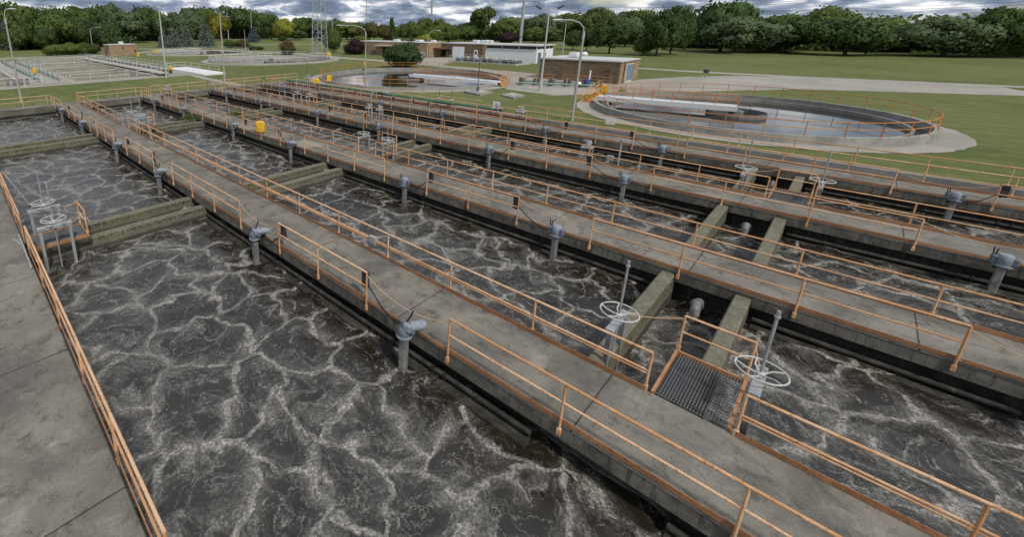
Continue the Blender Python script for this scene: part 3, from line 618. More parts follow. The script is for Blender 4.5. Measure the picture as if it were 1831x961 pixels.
# yellow life-ring cabinets
def lifebox(x, y, z, label, s=1.0, rz=0.0, mat='yellow'):
    t = thing('life_ring_box', label, 'life ring box', (x, y, z), 'yellow life ring boxes', rz)
    w, h, d = .40*s, .50*s, .16*s
    def outline(k): return [(math.copysign(abs(math.cos(a))**.45, math.cos(a))*w*k, math.copysign(abs(math.sin(a))**.45, math.sin(a))*h*k+h) for a in [2*math.pi*i/28 for i in range(28)]]
    def slab(x0, x1, k0, k1):
        m = MB(); a = outline(k0); b = outline(k1); n = 28
        m.add([(x0, p, q) for p, q in a]+[(x1, p, q) for p, q in b], [tuple(range(n)), tuple(range(2*n-1, n-1, -1))]+[(i, n+i, n+(i+1) % n, (i+1) % n) for i in range(n)]); return m
    obj('back_shell', slab(0, d, 1, .94).mesh('back_shell', True), MT[mat], t); obj('front_shell', slab(-.01, -d*.9, .96, .86).mesh('front_shell', True), MT[mat], t)
    obj('seam', slab(-.012, .002, 1.03, 1.03).mesh('seam', True), MT[mat], t)
    obj('bracket', MB().box((d, -.05, .1*s), (d+.05, .05, .9*s)).mesh('bracket'), MT['galv'], t)
lifebox(17.0, 28.3, .1, 'large yellow life ring box on the left rail of the third walkway', .88, .9)
lifebox(36.6, 46.2, .15, 'yellow life ring box near the far end of the fifth walkway', 1.0, .6)
t = thing('sign', 'small white square sign on the outer rail behind the gate operators', 'sign', (37.5, 21.3, .5)); MB().box((37.6, 20.75, .42), (37.62, 21.4, .95)).build('panel', MT['signw'], t); MB().box((37.592, 21.03, .55), (37.5985, 21.12, .85)).build('mark', MT['box'], t)
t = thing('sign', 'small blank white sign on the outer rail beside the path', 'sign', (37.1, 11.3, .5)); MB().box((37.09, 11.1, .42), (37.105, 11.75, .9)).build('panel', MT['signw'], t)
t = thing('sign', 'dark green sign panel on the far end railing', 'sign', (32.6, 55.2, .5)); MB().box((33.9, 55.22, .4), (34.5, 55.24, .9)).build('panel', MT['green'], t)
for n, (poly, lb) in enumerate([([(46.7, 30.5), (49.4, 30.3), (48.8, 27.9), (45.7, 27.7)], 'square concrete slab in the lawn carrying a thin mast'), ([(47.2, 26.0), (49.8, 26.1), (48.7, 23.9), (46.3, 24.0)], 'square concrete hatch slab in the lawn nearer the fifth walkway')]):
    t = thing('concrete_slab', lb, 'slab', (*poly[0], G), 'lawn slabs'); MB().prism(poly, G-.2, G+.22).build('slab', MT['grey'], t)
    cx_, cy_ = sum(p[0] for p in poly)/4, sum(p[1] for p in poly)/4
    MB().prism([(cx_+(x-cx_)*.5, cy_+(y-cy_)*.5) for x, y in poly], G+.222, G+.27).build('hatch', MT['pale'], t)
t = thing('mast', 'thin dark mast standing on the lawn slab', 'mast', (47.4, 29, .1)); MB().tube([(47.4, 29.1, .1), (47.4, 29.1, 4.1)], .045, 6).build('pole', MT['box'], t); MB().bbox((47.25, 28.95, .155), (47.55, 29.25, .7), .03).build('base', MT['valve'], t); MB().tube([(47.1, 29.1, 1.1), (47.75, 29.1, 1.0)], .06, 8).build('instrument', MT['galv'], t)

# ------------------------------------------------------------------ paths and roads
def ragged(pts, step=1.2, amp=.10):
    out = []
    for a, b in zip(pts, pts[1:]+pts[:1]):
        n = max(1, min(60, int((Vector(a)-Vector(b)).length/step)))
        for q in range(n): out.append((a[0]+(b[0]-a[0])*q/n+rng.uniform(-amp, amp), a[1]+(b[1]-a[1])*q/n+rng.uniform(-amp, amp)))
    return out
def ribbon(name, pts, w, z, mat):
    fine = []
    for a, b in zip(pts[:-1], pts[1:]):
        n = max(1, int((Vector(a)-Vector(b)).length/1.5)); fine += [(a[0]+(b[0]-a[0])*q/n, a[1]+(b[1]-a[1])*q/n) for q in range(n)]
    pts = fine+[pts[-1]]
    for _ in range(6): pts = [pts[0]]+[((pts[i-1][0]+2*pts[i][0]+pts[i+1][0])/4, (pts[i-1][1]+2*pts[i][1]+pts[i+1][1])/4) for i in range(1, len(pts)-1)]+[pts[-1]]
    L = []; Rr = []
    for i, p in enumerate(pts):
        d = (Vector(pts[min(i+1, len(pts)-1)])-Vector(pts[max(i-1, 0)])).normalized(); n = Vector((-d.y, d.x))
        wl_, wr_ = w/2+rng.uniform(-.12, .12), w/2+rng.uniform(-.12, .12); L.append((p[0]+n.x*wl_, p[1]+n.y*wl_)); Rr.append((p[0]-n.x*wr_, p[1]-n.y*wr_))
    m = MB(); q = len(pts); m.v = [(x, y, z) for x, y in L+Rr]; m.f = [(i, q+i, q+i+1, i+1) for i in range(q-1)]
    return struct(name, m, mat)
def ring(name, c, r0, r1, z, mat, n=130):
    m = MB()
    for i in range(n):
        a = 2*math.pi*i/n; ro = r1+rng.uniform(-.1, .1); m.v += [(c[0]+r0*math.cos(a), c[1]+r0*math.sin(a), z), (c[0]+ro*math.cos(a), c[1]+ro*math.sin(a), z)]
    m.f = [(2*i, 2*i+1, (2*i+3) % (2*n), (2*i+2) % (2*n)) for i in range(n)]
    return struct(name, m, mat)
ribbon('path', [(31.9, 75), (31.2, 66), (30.9, 60), (31.2, 55.3)], 1.25, G+.004, MT['path'])
ribbon('road', [(-120, 185), (-40, 168), (8, 157), (24, 151), (33, 150.5), (46, 155), (62, 168), (80, 176)], 5.0, G+.004, MT['path'])
ribbon('road', [(60, 190), (76, 142), (80.5, 128), (82, 115), (80.5, 102), (78.5, 90), (78, 73), (76, 57), (73.6, 42), (72, 34), (70, 30)], 3.6, G+.008, MT['path'])
sheet('pavement', ragged([(76, 56), (91.8, 61), (97.9, 61.2), (97.9, 71.4), (92.9, 71.6), (92.9, 75), (77.5, 72.5)]), G+.012, MT['path'])
sheet('pavement', ragged([(73.4, 43), (73.6, 32), (76, 26), (76, 21), (67, 20), (60, 18.2), (54.5, 20.5), (52.0, 22.2), (52.4, 24), (53.0, 28.8), (57.4, 30.2), (62.5, 34.5), (71, 43.5)]), G+.016, MT['path'])
sheet('pavement', ragged([(67, 20.2), (76, 20.8), (84, 17.5), (92, 12), (97, 2), (97, -12), (88, -14), (78, 4), (67, 12), (60, 17)]), G+.020, MT['path'])
ribbon('road', [(120, 46), (103, 40), (97, 30), (95, 20), (96, 5), (100, -20), (112, -70)], 2.6, G+.004, MT['path'])
ribbon('road', [(112, 185), (150, 160), (185, 110), (205, 70), (215, 30), (218, -40)], 5, G+.004, MT['path'])
ribbon('road', [(80, 330), (140, 300), (190, 265), (230, 200)], 5, G+.004, MT['path'])
ring('path', (51.8, 6.3), 10.9, 12.4, G+.024, MT['path'])
ring('path', (54.8, 45.4), 14.3, 15.9, G+.004, MT['path'])
ring('path', (62.0, 96.0), 15.3, 16.9, G+.012, MT['path'])
ring('path', (63.9, 140), 15.4, 16.6, G+.016, MT['path'])

# ------------------------------------------------------------------ round clarifiers
def circle_rail(label, c, r, z, kind, mat, n, a0=0, a1=360, mid=(.5,), h=RH, group='clarifier rails'):
    m = round((a1-a0)/360*n); pts = [(c[0]+r*math.cos(R(a0+(a1-a0)*i/m)), c[1]+r*math.sin(R(a0+(a1-a0)*i/m))) for i in range(m+1)]
    return railing(label, pts, kind, mat, mid=mid, h=h, group=group, z=z)
def clarifier(c, r, label, wtop, wmat, water, wz, wallmat='grey'):
    t = thing('clarifier_tank', label, 'clarifier', (c[0], c[1], G), 'round clarifiers')
    MB().lathe([(r-.32, -2), (r-.32, wtop), (r, wtop), (r, -.6)], (c[0], c[1], 0), 96).build('outer_wall', MT[wallmat], t, True)
    MB().lathe([(r-1.25, -2), (r-1.25, wtop-.28), (r-1.10, wtop-.28), (r-1.10, -2)], (c[0], c[1], 0), 96).build('weir_wall', MT[wallmat], t, True)
    MB().lathe([(0, .3), (.5, .3), (.5, -2)], (c[0], c[1], 0), 16).lathe([(2.0, -1.2), (2.0, wz+.35), (2.06, wz+.35), (2.06, -1.2)], (c[0], c[1], 0), 32).build('centre_column', MT['pipe_grey'], t, True)
    struct('water', MB().add([(c[0]+(r-.3)*math.cos(2*math.pi*i/72), c[1]+(r-.3)*math.sin(2*math.pi*i/72), wz) for i in range(72)], [tuple(range(72))]), MT[water])
def bridge(c, a, r0, r1, w, z, label, railmat, deckmat, skirt='orange', toemat=None, h=RH, raillab=''):
    """radial walkway from the centre outwards in direction a (degrees)"""
    d = Vector((math.cos(R(a)), math.sin(R(a)), 0)); n = Vector((-d.y, d.x, 0)); C0 = Vector((c[0], c[1], 0))
    t = thing('clarifier_bridge', label, 'bridge', (c[0], c[1], 0), 'clarifier bridges')
    def slab(u0, u1, v0, v1, z0, z1):
        m = MB(); q = [C0+d*u+n*v for u, v in ((u0, v0), (u1, v0), (u1, v1), (u0, v1))]
        return m.add([(*p.xy, z0) for p in q]+[(*p.xy, z1) for p in q], [(0,3,2,1),(4,5,6,7),(0,1,5,4),(1,2,6,5),(2,3,7,6),(3,0,4,7)])
    slab(r0, r1, -w/2, w/2, z-.06, z).build('deck', MT[deckmat], t)
    for s in (-1, 1): slab(r0, r1, s*(w/2+.01)-(.0 if s > 0 else .08), s*(w/2+.01)+(.08 if s > 0 else 0), z-.34, z+.10).build('girder', MT[skirt], t)
    for s, nm in ((-1, 'one'), (1, 'other')):
        k_ = round((r1-r0)/1.6); pts = [tuple((C0+d*(r0+(r1-r0)*i/k_)+n*s*(w/2+.05)).xy) for i in range(k_+1)]
        sd = ('right', 'left')[s > 0] if math.sin(R(a)) < 0 else ('far', 'near')[s > 0]
        railing('%s, %s side' % (raillab, sd), pts, 'thick', railmat, mid=(.5,), h=h, group='bridge rails', z=z)
    return t
CM, CR = (54.8, 45.4), (51.8, 6.3)
clarifier(CM, 14.3, 'round clarifier with orange rails and glossy dark water beyond the lawn', .22, 'grey', 'still', -.35)
circle_rail('orange guard rail on the wall of the round clarifier beyond the lawn', CM, 14.15, .22, 'thick', 'orange', 40, -62, 245)
bridge(CM, -88, 0, 14.6, 1.0, .42, 'orange clarifier bridge with pale deck reaching from tank centre to the steps', 'orange', 'white_slab', 'white', raillab='orange rail of the bridge over the clarifier beyond the lawn')
clarifier(CR, 10.9, 'round clarifier with orange rails cut by the right of the lawn, near brick building', .48, 'grey', 'still', -.1)
circle_rail('orange guard rail on the wall of the clarifier beside the brown brick building', CR, 10.75, .48, 'thick', 'orange', 32, 118, 450)
bridge(CR, 100, 0, 10.8, 1.2, .62, 'orange clarifier bridge with white deck near the brown brick building', 'orange', 'white_slab', 'whiterail', raillab='orange rail of the bridge by the brown brick building')
def stairs(x, y, z, n, a, label, w=1.0):
    t = thing('steps', label, 'steps', (x, y, z), 'orange steps', R(a))
    for i in range(n): obj('tread', MB().box((i*.26, -w/2, .0-(i+1)*.2), (i*.26+.27, w/2, .04-(i+1)*.2)).mesh('tread'), MT['stair'], t)
    for s in (-1, 1):
        obj('stringer', MB().add([(0, s*w/2-.03, 0), (n*.26, s*w/2-.03, -n*.2), (n*.26, s*w/2-.03, -n*.2-.22), (0, s*w/2-.03, -.22), (0, s*w/2+.03, 0), (n*.26, s*w/2+.03, -n*.2), (n*.26, s*w/2+.03, -n*.2-.22), (0, s*w/2+.03, -.22)], [(0,1,2,3),(7,6,5,4),(0,4,5,1),(1,5,6,2),(2,6,7,3),(3,7,4,0)]).mesh('stringer'), MT['stair'], t)
        for hh in (.5, .95): obj('handrail', MB().tube([(0, s*w/2, hh), (n*.26, s*w/2, hh-n*.2)], .03, 6).mesh('handrail', True), MT['stair'], t)
        for u in (0, .5, 1): obj('post', MB().tube([(u*n*.26, s*w/2, -u*n*.2-.1), (u*n*.26, s*w/2, .95-u*n*.2)], .03, 6).mesh('post', True), MT['stair'], t)
stairs(55.3, 30.7, .42, 4, -60, 'orange metal steps at the end of the bridge of the clarifier beyond the lawn', 1.3)
stairs(51.0, 17.2, .95, 7, 130, 'orange steps beside the brown brick building leading up to the clarifier', 1.2)
lifebox(40.8, 48.6, .2, 'small yellow life ring box on the rail left of the clarifier beyond the lawn', .9, .7); lifebox(57.6, 58.6, .6, 'small yellow life ring box on the far rail of the clarifier beyond the lawn', .9, 2.3)
lifebox(52.6, 17.3, .6, 'yellow life ring box by the brown brick building steps', .85, .3)
# pale clarifiers far left
CA, CB = (62.0, 96.0), (63.9, 140)
clarifier(CA, 15.0, 'pale railed round clarifier in the lawn, nearer of the two far ones', .12, 'grey', 'murky', -.9, 'pale')
circle_rail('pale guard rail round the nearer of the two far clarifiers', CA, 14.8, .12, 'white', 'whiterail', 36, h=1.05, mid=(.52,))
bridge(CA, 160, 0, 15, 1.0, .5, 'pale grey bridge over the nearer of the two far clarifiers', 'whiterail', 'white_slab', 'galv', raillab='pale rail of the bridge over the nearer far clarifier')
clarifier(CB, 15.2, 'pale railed round clarifier in the lawn, farther of the two far ones', .12, 'grey', 'murky', -.9, 'pale')
circle_rail('pale guard rail round the farther of the two far clarifiers', CB, 15.0, .12, 'white', 'whiterail', 36, h=1.05, mid=(.52,))
bridge(CB, 190, 0, 15, 1.0, .5, 'pale grey bridge over the farther of the two far clarifiers', 'whiterail', 'white_slab', 'galv', raillab='pale rail of the bridge over the farther far clarifier')
lifebox(74.9, 89.3, .4, 'yellow life ring box on the near rail of the nearer far clarifier', 1.1, .8); lifebox(63.5, 124.9, .4, 'yellow life ring box on the near rail of the farther far clarifier', 1.1, .8); lifebox(49.0, 139, .4, 'yellow life ring box on the left rail of the farther far clarifier', 1.1, .6)

# ------------------------------------------------------------------ pale rectangular settling basins at the left
t = thing('settling_basin', 'pale rectangular settling basins with grey rails beyond the lawn at the left', 'basin', (20, 100, G))
bx = [(-26, 8.6), (14.2, 27.0)]
for a, b in bx:
    for (p, q) in (((a, 76.6, -2.5), (b, 77.2, .0)), ((a, 90, -2.5), (b, 90.5, -.35)), ((a, 106, -2.5), (b, 106.7, .0)), ((a, 121, -2.5), (b, 121.5, .0)), ((a, 134.3, -2.5), (b, 135, .15)), ((a, 77.2, -2.5), (a+.5, 134.3, .02)), ((b-.5, 77.2, -2.5), (b, 134.3, .02))): MB().box(p, q).build('basin_wall', MT['pale'] if p[1] < 80 else MT['tan'], t)
    struct('water', MB().add([(a, 76.9, -1.7), (b, 76.9, -1.7), (b, 134.6, -1.7), (a, 134.6, -1.7)], [(0, 1, 2, 3)]), MT['turbid'])
MB().box((8.6, 76.4, -2.5), (14.2, 136, .06)).build('centre_walkway', MT['path'], t); MB().box((28.7, 76.2, -2.5), (34.0, 135.09, .0)).build('side_channel', MT['grey'], t)
MB().box((26.9, 76.2, .30), (28.6, 134, .48)).build('side_walkway', MT['pale'], t)
for y in grid(78, 132, 6): MB().box((27.6, y-.15, -2.5), (28.0, y+.15, .299)).build('pier', MT['grey'], t)
for y in (99, 113.5, 127.8): MB().box((14.2, y, -.45), (26.9, y+.9, -.3)).build('cross_channel', MT['pale'], t); MB().box((-26, y-4, -.45), (8.6, y-3.1, -.3)).build('cross_channel', MT['pale'], t)
MB().box((-26, 74.6, -.5), (37, 76.19, -.05)).build('kerb_walk', MT['path'], t); MB().box((-26, 135.1, -.5), (34, 140, -.03)).build('far_walk', MT['path'], t)
MB().box((32.9, 72.0, -.4), (36.9, 89, .16)).build('white_deck', MT['white_slab'], t)
g_ = 'pale rails round the settling basins'
def wrail(lb, pts, z=.05): railing(lb, pts, 'white', 'whiterail', h=1.05, mid=(.52,), group=g_, z=z)
wrail('pale grey rail along the near edge of the left settling basin', [(x, 76.9) for x in grid(-14, 8.9, 2.4)]); wrail('pale grey rail along the near edge of the right settling basin', [(x, 76.9) for x in grid(14.0, 22.3, 2.4)]+[(22.3, 78.5)])
wrail('pale grey rail on the near edge of the dark channel by the white deck', [(x, 76.4) for x in grid(23.4, 28.6, 2.2)])
wrail('pale grey rail, left side of the basin centre walkway', [(8.7, y) for y in grid(79, 134, 2.6)]); wrail('pale grey rail, right side of the basin centre walkway', [(14.1, y) for y in grid(77.2, 134, 2.6)])
wrail('pale grey rail, left side of the basin side walkway', [(27.0, y) for y in grid(77, 133, 2.6)], .48); wrail('pale grey rail, middle of the basin side walkway', [(30.4, y) for y in grid(90, 133, 2.6)]); wrail('pale grey rail, right side of the basin side walkway', [(33.9, y) for y in grid(91, 133, 2.6)])
wrail('pale grey rail round the right edge of the white deck', [(x, y) for x, y in ((33.2, 88.9), (36.8, 88.8), (36.8, 86), (36.8, 82), (36.8, 78), (36.8, 74))]); wrail('pale grey rail, left edge of the white deck', [(33.0, y) for y in grid(74, 89.5, 2.6)])
wrail('pale grey rail on the far wall of the settling basins', [(x, 134.6) for x in grid(-20, 27, 3.2)]); wrail('pale grey rail on the middle wall of the left basin', [(x, 106.3) for x in grid(-20, 8.4, 3.2)])
wrail('pale grey rail, inner side of the raised basin side walkway', [(28.5, y) for y in grid(77, 133, 2.6)], .48)
wrail('pale grey rail on the middle wall of the right basin', [(x, 106.3) for x in grid(14.6, 26.6, 3)]); wrail('pale grey rail on the far cross wall of the right basin', [(x, 121.2) for x in grid(14.6, 26.6, 3)]); wrail('pale grey rail on the far cross wall of the left basin', [(x, 121.2) for x in grid(-20, 8.4, 3.2)]); wrail('pale grey rail at the front end of the basin centre walkway', [(8.9, 77.0), (10.4, 76.8), (10.6, 79)])
t = thing('stop_log_frame', 'grey steel stop gate frames at the front of the basin centre walkway', 'gate', (8, 77.5, 0))
for q in range(4): MB().box((6.2+q*.75, 77.4, -.8), (6.7+q*.75, 77.55, .9)).build('gate_panel', MT['pipe_grey'], t)
for n, (x, lb) in enumerate([(10.4, 'left'), (12.9, 'right')]):
    t = thing('sludge_pipe', 'green process pipes along the basin centre walkway, %s run' % lb, 'pipe', (x, 78, 0), 'basin pipes')
    MB().tube([(x, 79, .5), (x, 130, .5)], .11, 10).build('pipe', MT['aqua'], t, True)
    for y in grid(80, 129, 4): MB().tube([(x, y, .05), (x, y, .95)], .11, 8).build('riser', MT['aqua' if y % 3 < 1.6 else 'galv'], t, True)
for n, y in enumerate(grid(80, 128, 5.3)):
    t = thing('drive_unit', 'grey drive unit on the basin side walkway, %s from the front' % ORD[n], 'drive unit', (29.7, y, 0), 'basin drive units')
    MB().bbox((29.3, y-1.3, .002), (30.2, y+1.3, .62), .05).build('cover', MT['box'], t); MB().lathe([(.35, .75), (.35, 1.05), (.2, 1.15), (0, 1.15)], (29.7, y, -.13), 10).build('motor', MT['greybox'], t, True)
for x, y, lb in ((11.9, 94.5, 'yellow life ring box on the basin centre walkway'), (30.6, 113.9, 'yellow life ring box among the basin side walkway rails'), (30.3, 79.7, 'tall yellow life ring box at the head of the white deck'), (40.5, 128.8, 'yellow box beside the small tan brick building')): lifebox(x, y, .2, lb, .95, .5)
t = thing('ladder', 'green steel ladder frame rising from the right settling basin', 'ladder', (25, 112, -.7))
for dx in (-1, 1): MB().tube([(24.5+dx*.5, 112, -.9), (24.5+dx*.4, 113.5, 2.2)], .06, 6).build('rail', MT['pipe_grey'], t)
for q in range(6): MB().tube([(24.03, 112.2+q*.24, -.4+q*.5), (24.97, 112.2+q*.24, -.4+q*.5)], .04, 6).build('rung', MT['pipe_grey'], t)

# ------------------------------------------------------------------ buildings
def roof_slab(t, a, b, z, over=.25, th=.28, mat='trim', top='roofwhite'):
    r_ = MB().box((a[0]-over, a[1]-over, z), (b[0]+over, b[1]+over, z+th)).build('roof', MT[mat], t)
    m = MB().box((a[0]-over+.12, a[1]-over+.12, z+th+.002), (b[0]+over-.12, b[1]+over-.12, z+th+.03)); L = t.location; m.v = [(x-L[0], y-L[1], w-L[2]) for x, y, w in m.v]; m.build('roof_sheet', MT[top], r_, loc=(0, 0, 0))
    return r_
def block(t, a, b, z1, mat, nm='wall'):
    return MB().box((a[0], a[1], G-.3), (b[0], b[1], z1)).build(nm, MT[mat], t)
def panelx(t, nm, x, y0, y1, z0, z1, mat, th=.06): return MB().box((x-th, y0, z0), (x-.002, y1, z1)).build(nm, MT[mat], t)      # on a -X face
def panely(t, nm, y, x0, x1, z0, z1, mat, th=.06): return MB().box((x0, y-th, z0), (x1, y-.002, z1)).build(nm, MT[mat], t)      # on a -Y face
# brown brick building, right
t = thing('brick_building', 'flat roofed brown brick building with blue glazed door beside the right clarifier', 'building', (68, 20.8, G))
block(t, (68, 20.8), (75.4, 31.6), 2.78, 'brick'); panely(t, 'sunlit_tone_wall', 20.8, 68.02, 75.38, G, 2.6, 'brickl', .05)  # tan skin over the brown block paints the sunlit side lighter
roof_slab(t, (68, 20.8), (75.4, 31.6), 2.782, .10, .17)
d = panely(t, 'door', 20.75, 70.6, 72.9, G, 2.45, 'trim', .06); 
for a_ in (70.7, 71.5, 72.3): obj('pane', MB().box((a_-68, -.14, .2-G), (a_+.55-68, -.112, 2.35-G)).mesh('pane'), MT['blue'], d)
panely(t, 'downpipe', 20.75, 69.3, 69.42, G, 2.7, 'box', .1); panely(t, 'jamb', 20.75, 70.1, 70.3, G, 2.6, 'trim', .08)
MB().lathe([(.85, 3.1), (.85, 3.3), (.7, 3.75), (0, 3.8)], (71.0, 28.0, 0), 4, .78, .78+2*math.pi).build('roof_vent', MT['whiterail'], t)
m = MB().tube([(67.96, 22.0, .75), (67.96, 22.0, 2.0)], .07, 6).tube([(67.96, 22.0, 1.85), (67.6, 23.8, 1.15)], .05, 6).tube([(67.96, 22.0, 1.1), (67.6, 23.9, 1.1)], .05, 6); m.build('wall_bracket', MT['redpipe'], t)
panelx(t, 'stain_strip', 68, 20.82, 21.15, .0, 2.7, 'brick', .03)
# white metal building
t = thing('white_building', 'long white metal building with a dark clerestory strip under its flat roof', 'building', (93.5, 44.4, G))
block(t, (93.5, 44.4), (101, 56.2), 2.75, 'white'); MB().box((93.56, 44.46, 2.75), (100.9, 56.1, 3.4)).build('clerestory', MT['louvre'], t)
for y in grid(44.45, 56.0, 3.8): panelx(t, 'mullion', 93.56, y, y+.12, 2.75, 3.4, 'white')
for x in grid(93.6, 100.8, 1.8): panely(t, 'mullion', 44.46, x, x+.12, 2.75, 3.4, 'white')
roof_slab(t, (93.5, 44.4), (101, 56.2), 3.402, .35, .2, 'trim', 'roofwhite'); panely(t, 'door', 44.4, 94.2, 95.4, G, 2.1, 'valve'); panely(t, 'light_panel', 44.4, 97.2, 97.6, .2, 2.0, 'box')
# brick complex behind
t = thing('brick_building', 'long low tan brick building complex with white roof behind the big round bush', 'building', (93.4, 60, G))
block(t, (93.4, 72), (100, 99), 3.5, 'brickl'); block(t, (98.4, 57), (106, 71.995), 3.3, 'brick')
roof_slab(t, (93.4, 72), (100, 99), 3.502, .06, .1); roof_slab(t, (98.4, 57), (106, 71.5), 3.302, .06, .12)
panely(t, 'end_wall', 72, 93.42, 98.3, G, 3.1, 'brickl', .05)
panelx(t, 'door', 93.4, 86.5, 88.0, G, 2.2, 'darkopen'); panelx(t, 'canopy', 93.4, 84, 90, 2.4, 2.7, 'trim', 1.2); panelx(t, 'louvre', 93.4, 90.5, 92.5, .2, 1.3, 'valve'); panelx(t, 'louvre', 93.4, 73.2, 74.6, .1, 1.2, 'trim')
for z in (.3, .55, .8): panelx(t, 'louvre_blade', 93.34, 73.25, 74.55, z, z+.08, 'pipe_grey', .03)
MB().box((95, 69.5, 2.0), (98.38, 71.9, 2.3)).build('canopy', MT['redpipe'], t); panelx(t, 'door', 98.4, 70.4, 71.6, G, 1.95, 'darkopen'); panelx(t, 'window', 98.4, 69.0, 69.7, .9, 1.8, 'glass'); panelx(t, 'roller_door', 98.4, 66.8, 68.4, G, 2.6, 'white'); panelx(t, 'roller_door', 98.4, 65.0, 66.7, G, 2.6, 'white')
d = panelx(t, 'door', 98.4, 61.2, 62.2, G, 1.95, 'white')
obj('pane', MB().box((98.32-93.4, 1.45, .9-G), (98.338-93.4, 1.95, 1.65-G)).mesh('pane'), MT['glass'], d); obj('handle', MB().box((98.28-93.4, 1.27, .85-G), (98.338-93.4, 1.33, 1.1-G)).mesh('handle'), MT['galv'], d)
panelx(t, 'downpipe', 98.4, 58.6, 58.7, G, 3.0, 'box'); panelx(t, 'tan_panel', 98.4, 57.1, 60.0, G, 3.0, 'brickl', .05)
for x, y, w in ((97, 86, 1.6), (97, 78, 1.8), (97, 73.4, 1.2), (102, 64, 1.5), (103, 62, 1.8), (102, 60, 1.0)):
    MB().bbox((x-w/2, y-w/2, 3.4), (x+w/2, y+w/2, 4.15), .12).build('roof_unit', MT['whiterail'], t)
# small tan brick hut
t = thing('brick_building', 'small tan brick hut with a flat roof beyond the settling basins', 'building', (38, 144, G))
block(t, (37.6, 144.8), (45.4, 150.5), 3.0, 'brickl'); roof_slab(t, (37.6, 144.8), (45.4, 150.5), 3.002, .12, .15); MB().bbox((41.2, 147, 3.2), (42.4, 148.2, 3.9), .1).build('roof_unit', MT['whiterail'], t)
panelx(t, 'vent', 37.6, 146.5, 147.2, 1.9, 2.5, 'darkopen'); panelx(t, 'door', 37.6, 147.6, 148.6, G, 1.9, 'redpipe'); panely(t, 'lamp', 144.8, 41.3, 41.6, 2.0, 2.4, 'box', .25); panely(t, 'panel', 144.8, 44.6, 45.1, .9, 1.5, 'redpipe', .2)
# distant pale houses seen between the trees
for n, (x, y, lb) in enumerate([(262, 222, 'distant pale roofed house between the trees left of the steel pole'), (300, 190, 'distant pale roofed house between the trees right of the steel pole')]):
    t = thing('house', lb, 'house', (x, y, G), 'distant houses'); MB().box((x-5, y-9, G), (x+5, y+9, 3.2)).build('wall', MT['trim'], t); MB().add([(x-6, y-9.5, 3.2), (x-6, y+9.5, 3.2), (x, y+9.5, 6), (x, y-9.5, 6), (x+6, y-9.5, 3.2), (x+6, y+9.5, 3.2)], [(0, 3, 2, 1), (3, 4, 5, 2), (0, 4, 3), (1, 2, 5), (0, 1, 5, 4)]).build('roof', MT['metalpole'], t)
    for q in (-5, 0, 5): panelx(t, 'window', x-5, y+q-.7, y+q+.7, 1, 2.4, 'glass')
# pump pit in front of the brown brick building, and white-railed pit by the white building
t = thing('pump_manifold', 'aqua green pump pipework in the railed pit before the brown brick building', 'pipework', (62, 25, G))
for (a, b) in (((57.5, 29.6), (61.8, 20.9)), ((60.3, 30.2), (64.2, 22.3))):
    MB().tube([(*a, .25), (*b, .25)], .11, 10).build('pipe', MT['aqua'], t, True)
for i in range(6):
    u = i/5; x = 57.7+4.1*u; y = 29.2-8.2*u
    MB().tube([(x, y, .25), (x+2.3, y+.9, .25)], .08, 8).build('branch', MT['aqua'], t, True); MB().tube([(x+.8, y+.3, G), (x+.8, y+.3, .9)], .13, 8).build('riser', MT['aqua' if i % 2 else 'redpipe'], t, True)
    MB().bbox((x+1.3, y+.2, G), (x+2.0, y+.9, .75), .05).build('pump', MT['redpipe' if i % 2 else 'pipe_grey'], t)
t = thing('pump', 'blue and white pump with a white vent pipe before the brown brick building', 'pump', (62.5, 22.9, G)); MB().lathe([(.0, .9), (.35, .9), (.4, .5), (.3, G)], (62.3, 22.6, 0), 12).build('casing', MT['bluepump'], t, True); MB().tube([(62.4, 22.4, .5), (62.4, 22.4, 2.0)], .09, 8).build('vent_pipe', MT['white'], t, True); MB().tube([(62.1, 23.1, .3), (61.3, 23.4, .3)], .25, 10).build('motor', MT['white'], t, True)
railing('orange rail round the pump pit before the brown brick building, left part', [(59.3, 32.2), (61.0, 32.4), (62.8, 32.0), (64.4, 30.4), (65.6, 28.4)], 'thick', 'orange', group='pit rails', z=G)
railing('orange rail round the pump pit before the brown brick building, right part', [(66.2, 27.2), (66.7, 25.2), (66.9, 23.0), (66.6, 21.2)], 'thick', 'orange', group='pit rails', z=G)
t = thing('pit_wall', 'low grey kerb wall round the pit by the white building', 'wall', (86, 48, G)); MB().box((85.6, 44.5, G), (86.0, 60.5, .2)).build('near_wall', MT['pale'], t); MB().box((86.001, 44.5, G), (91.5, 44.9, .2)).build('side_wall', MT['pale'], t)
railing('pale rail along the near side of the pit by the white building', [(85.8, y) for y in grid(44.7, 60.3, 1.6)], 'white', 'whiterail', h=1.05, mid=(.52,), group='pit rails by white building', z=.2)
railing('pale rail along the far side of the pit by the white building', [(91.5, y) for y in grid(44.7, 60.3, 1.6)], 'white', 'whiterail', h=1.05, mid=(.52,), group='pit rails by white building', z=.2)
for n, y in enumerate(grid(46, 59.5, 2.3)):
    t = thing('drive_unit', 'dark machine in the railed pit by the white building, %s from the right' % ORD[n], 'machine', (88.5, y, G), 'pit machines'); MB().bbox((87.6, y-.8, G), (89.4, y+.6, .75), .08).build('case', MT['box' if n % 2 else 'valve'], t); MB().lathe([(.3, .75), (.3, 1.0), (0, 1.05)], (88.3, y, 0), 10).build('motor', MT['whiterail'], t, True)
t = thing('electrical_cabinet', 'small dark box on a post in the lawn right of the brown brick building', 'cabinet', (86, 15.5, G)); MB().tube([(84.6, 14.6, G), (84.6, 14.6, .7)], .08, 6).build('post', MT['galv'], t); MB().bbox((84.3, 14.3, .7), (84.9, 14.9, 1.2), .04).build('case', MT['box'], t)
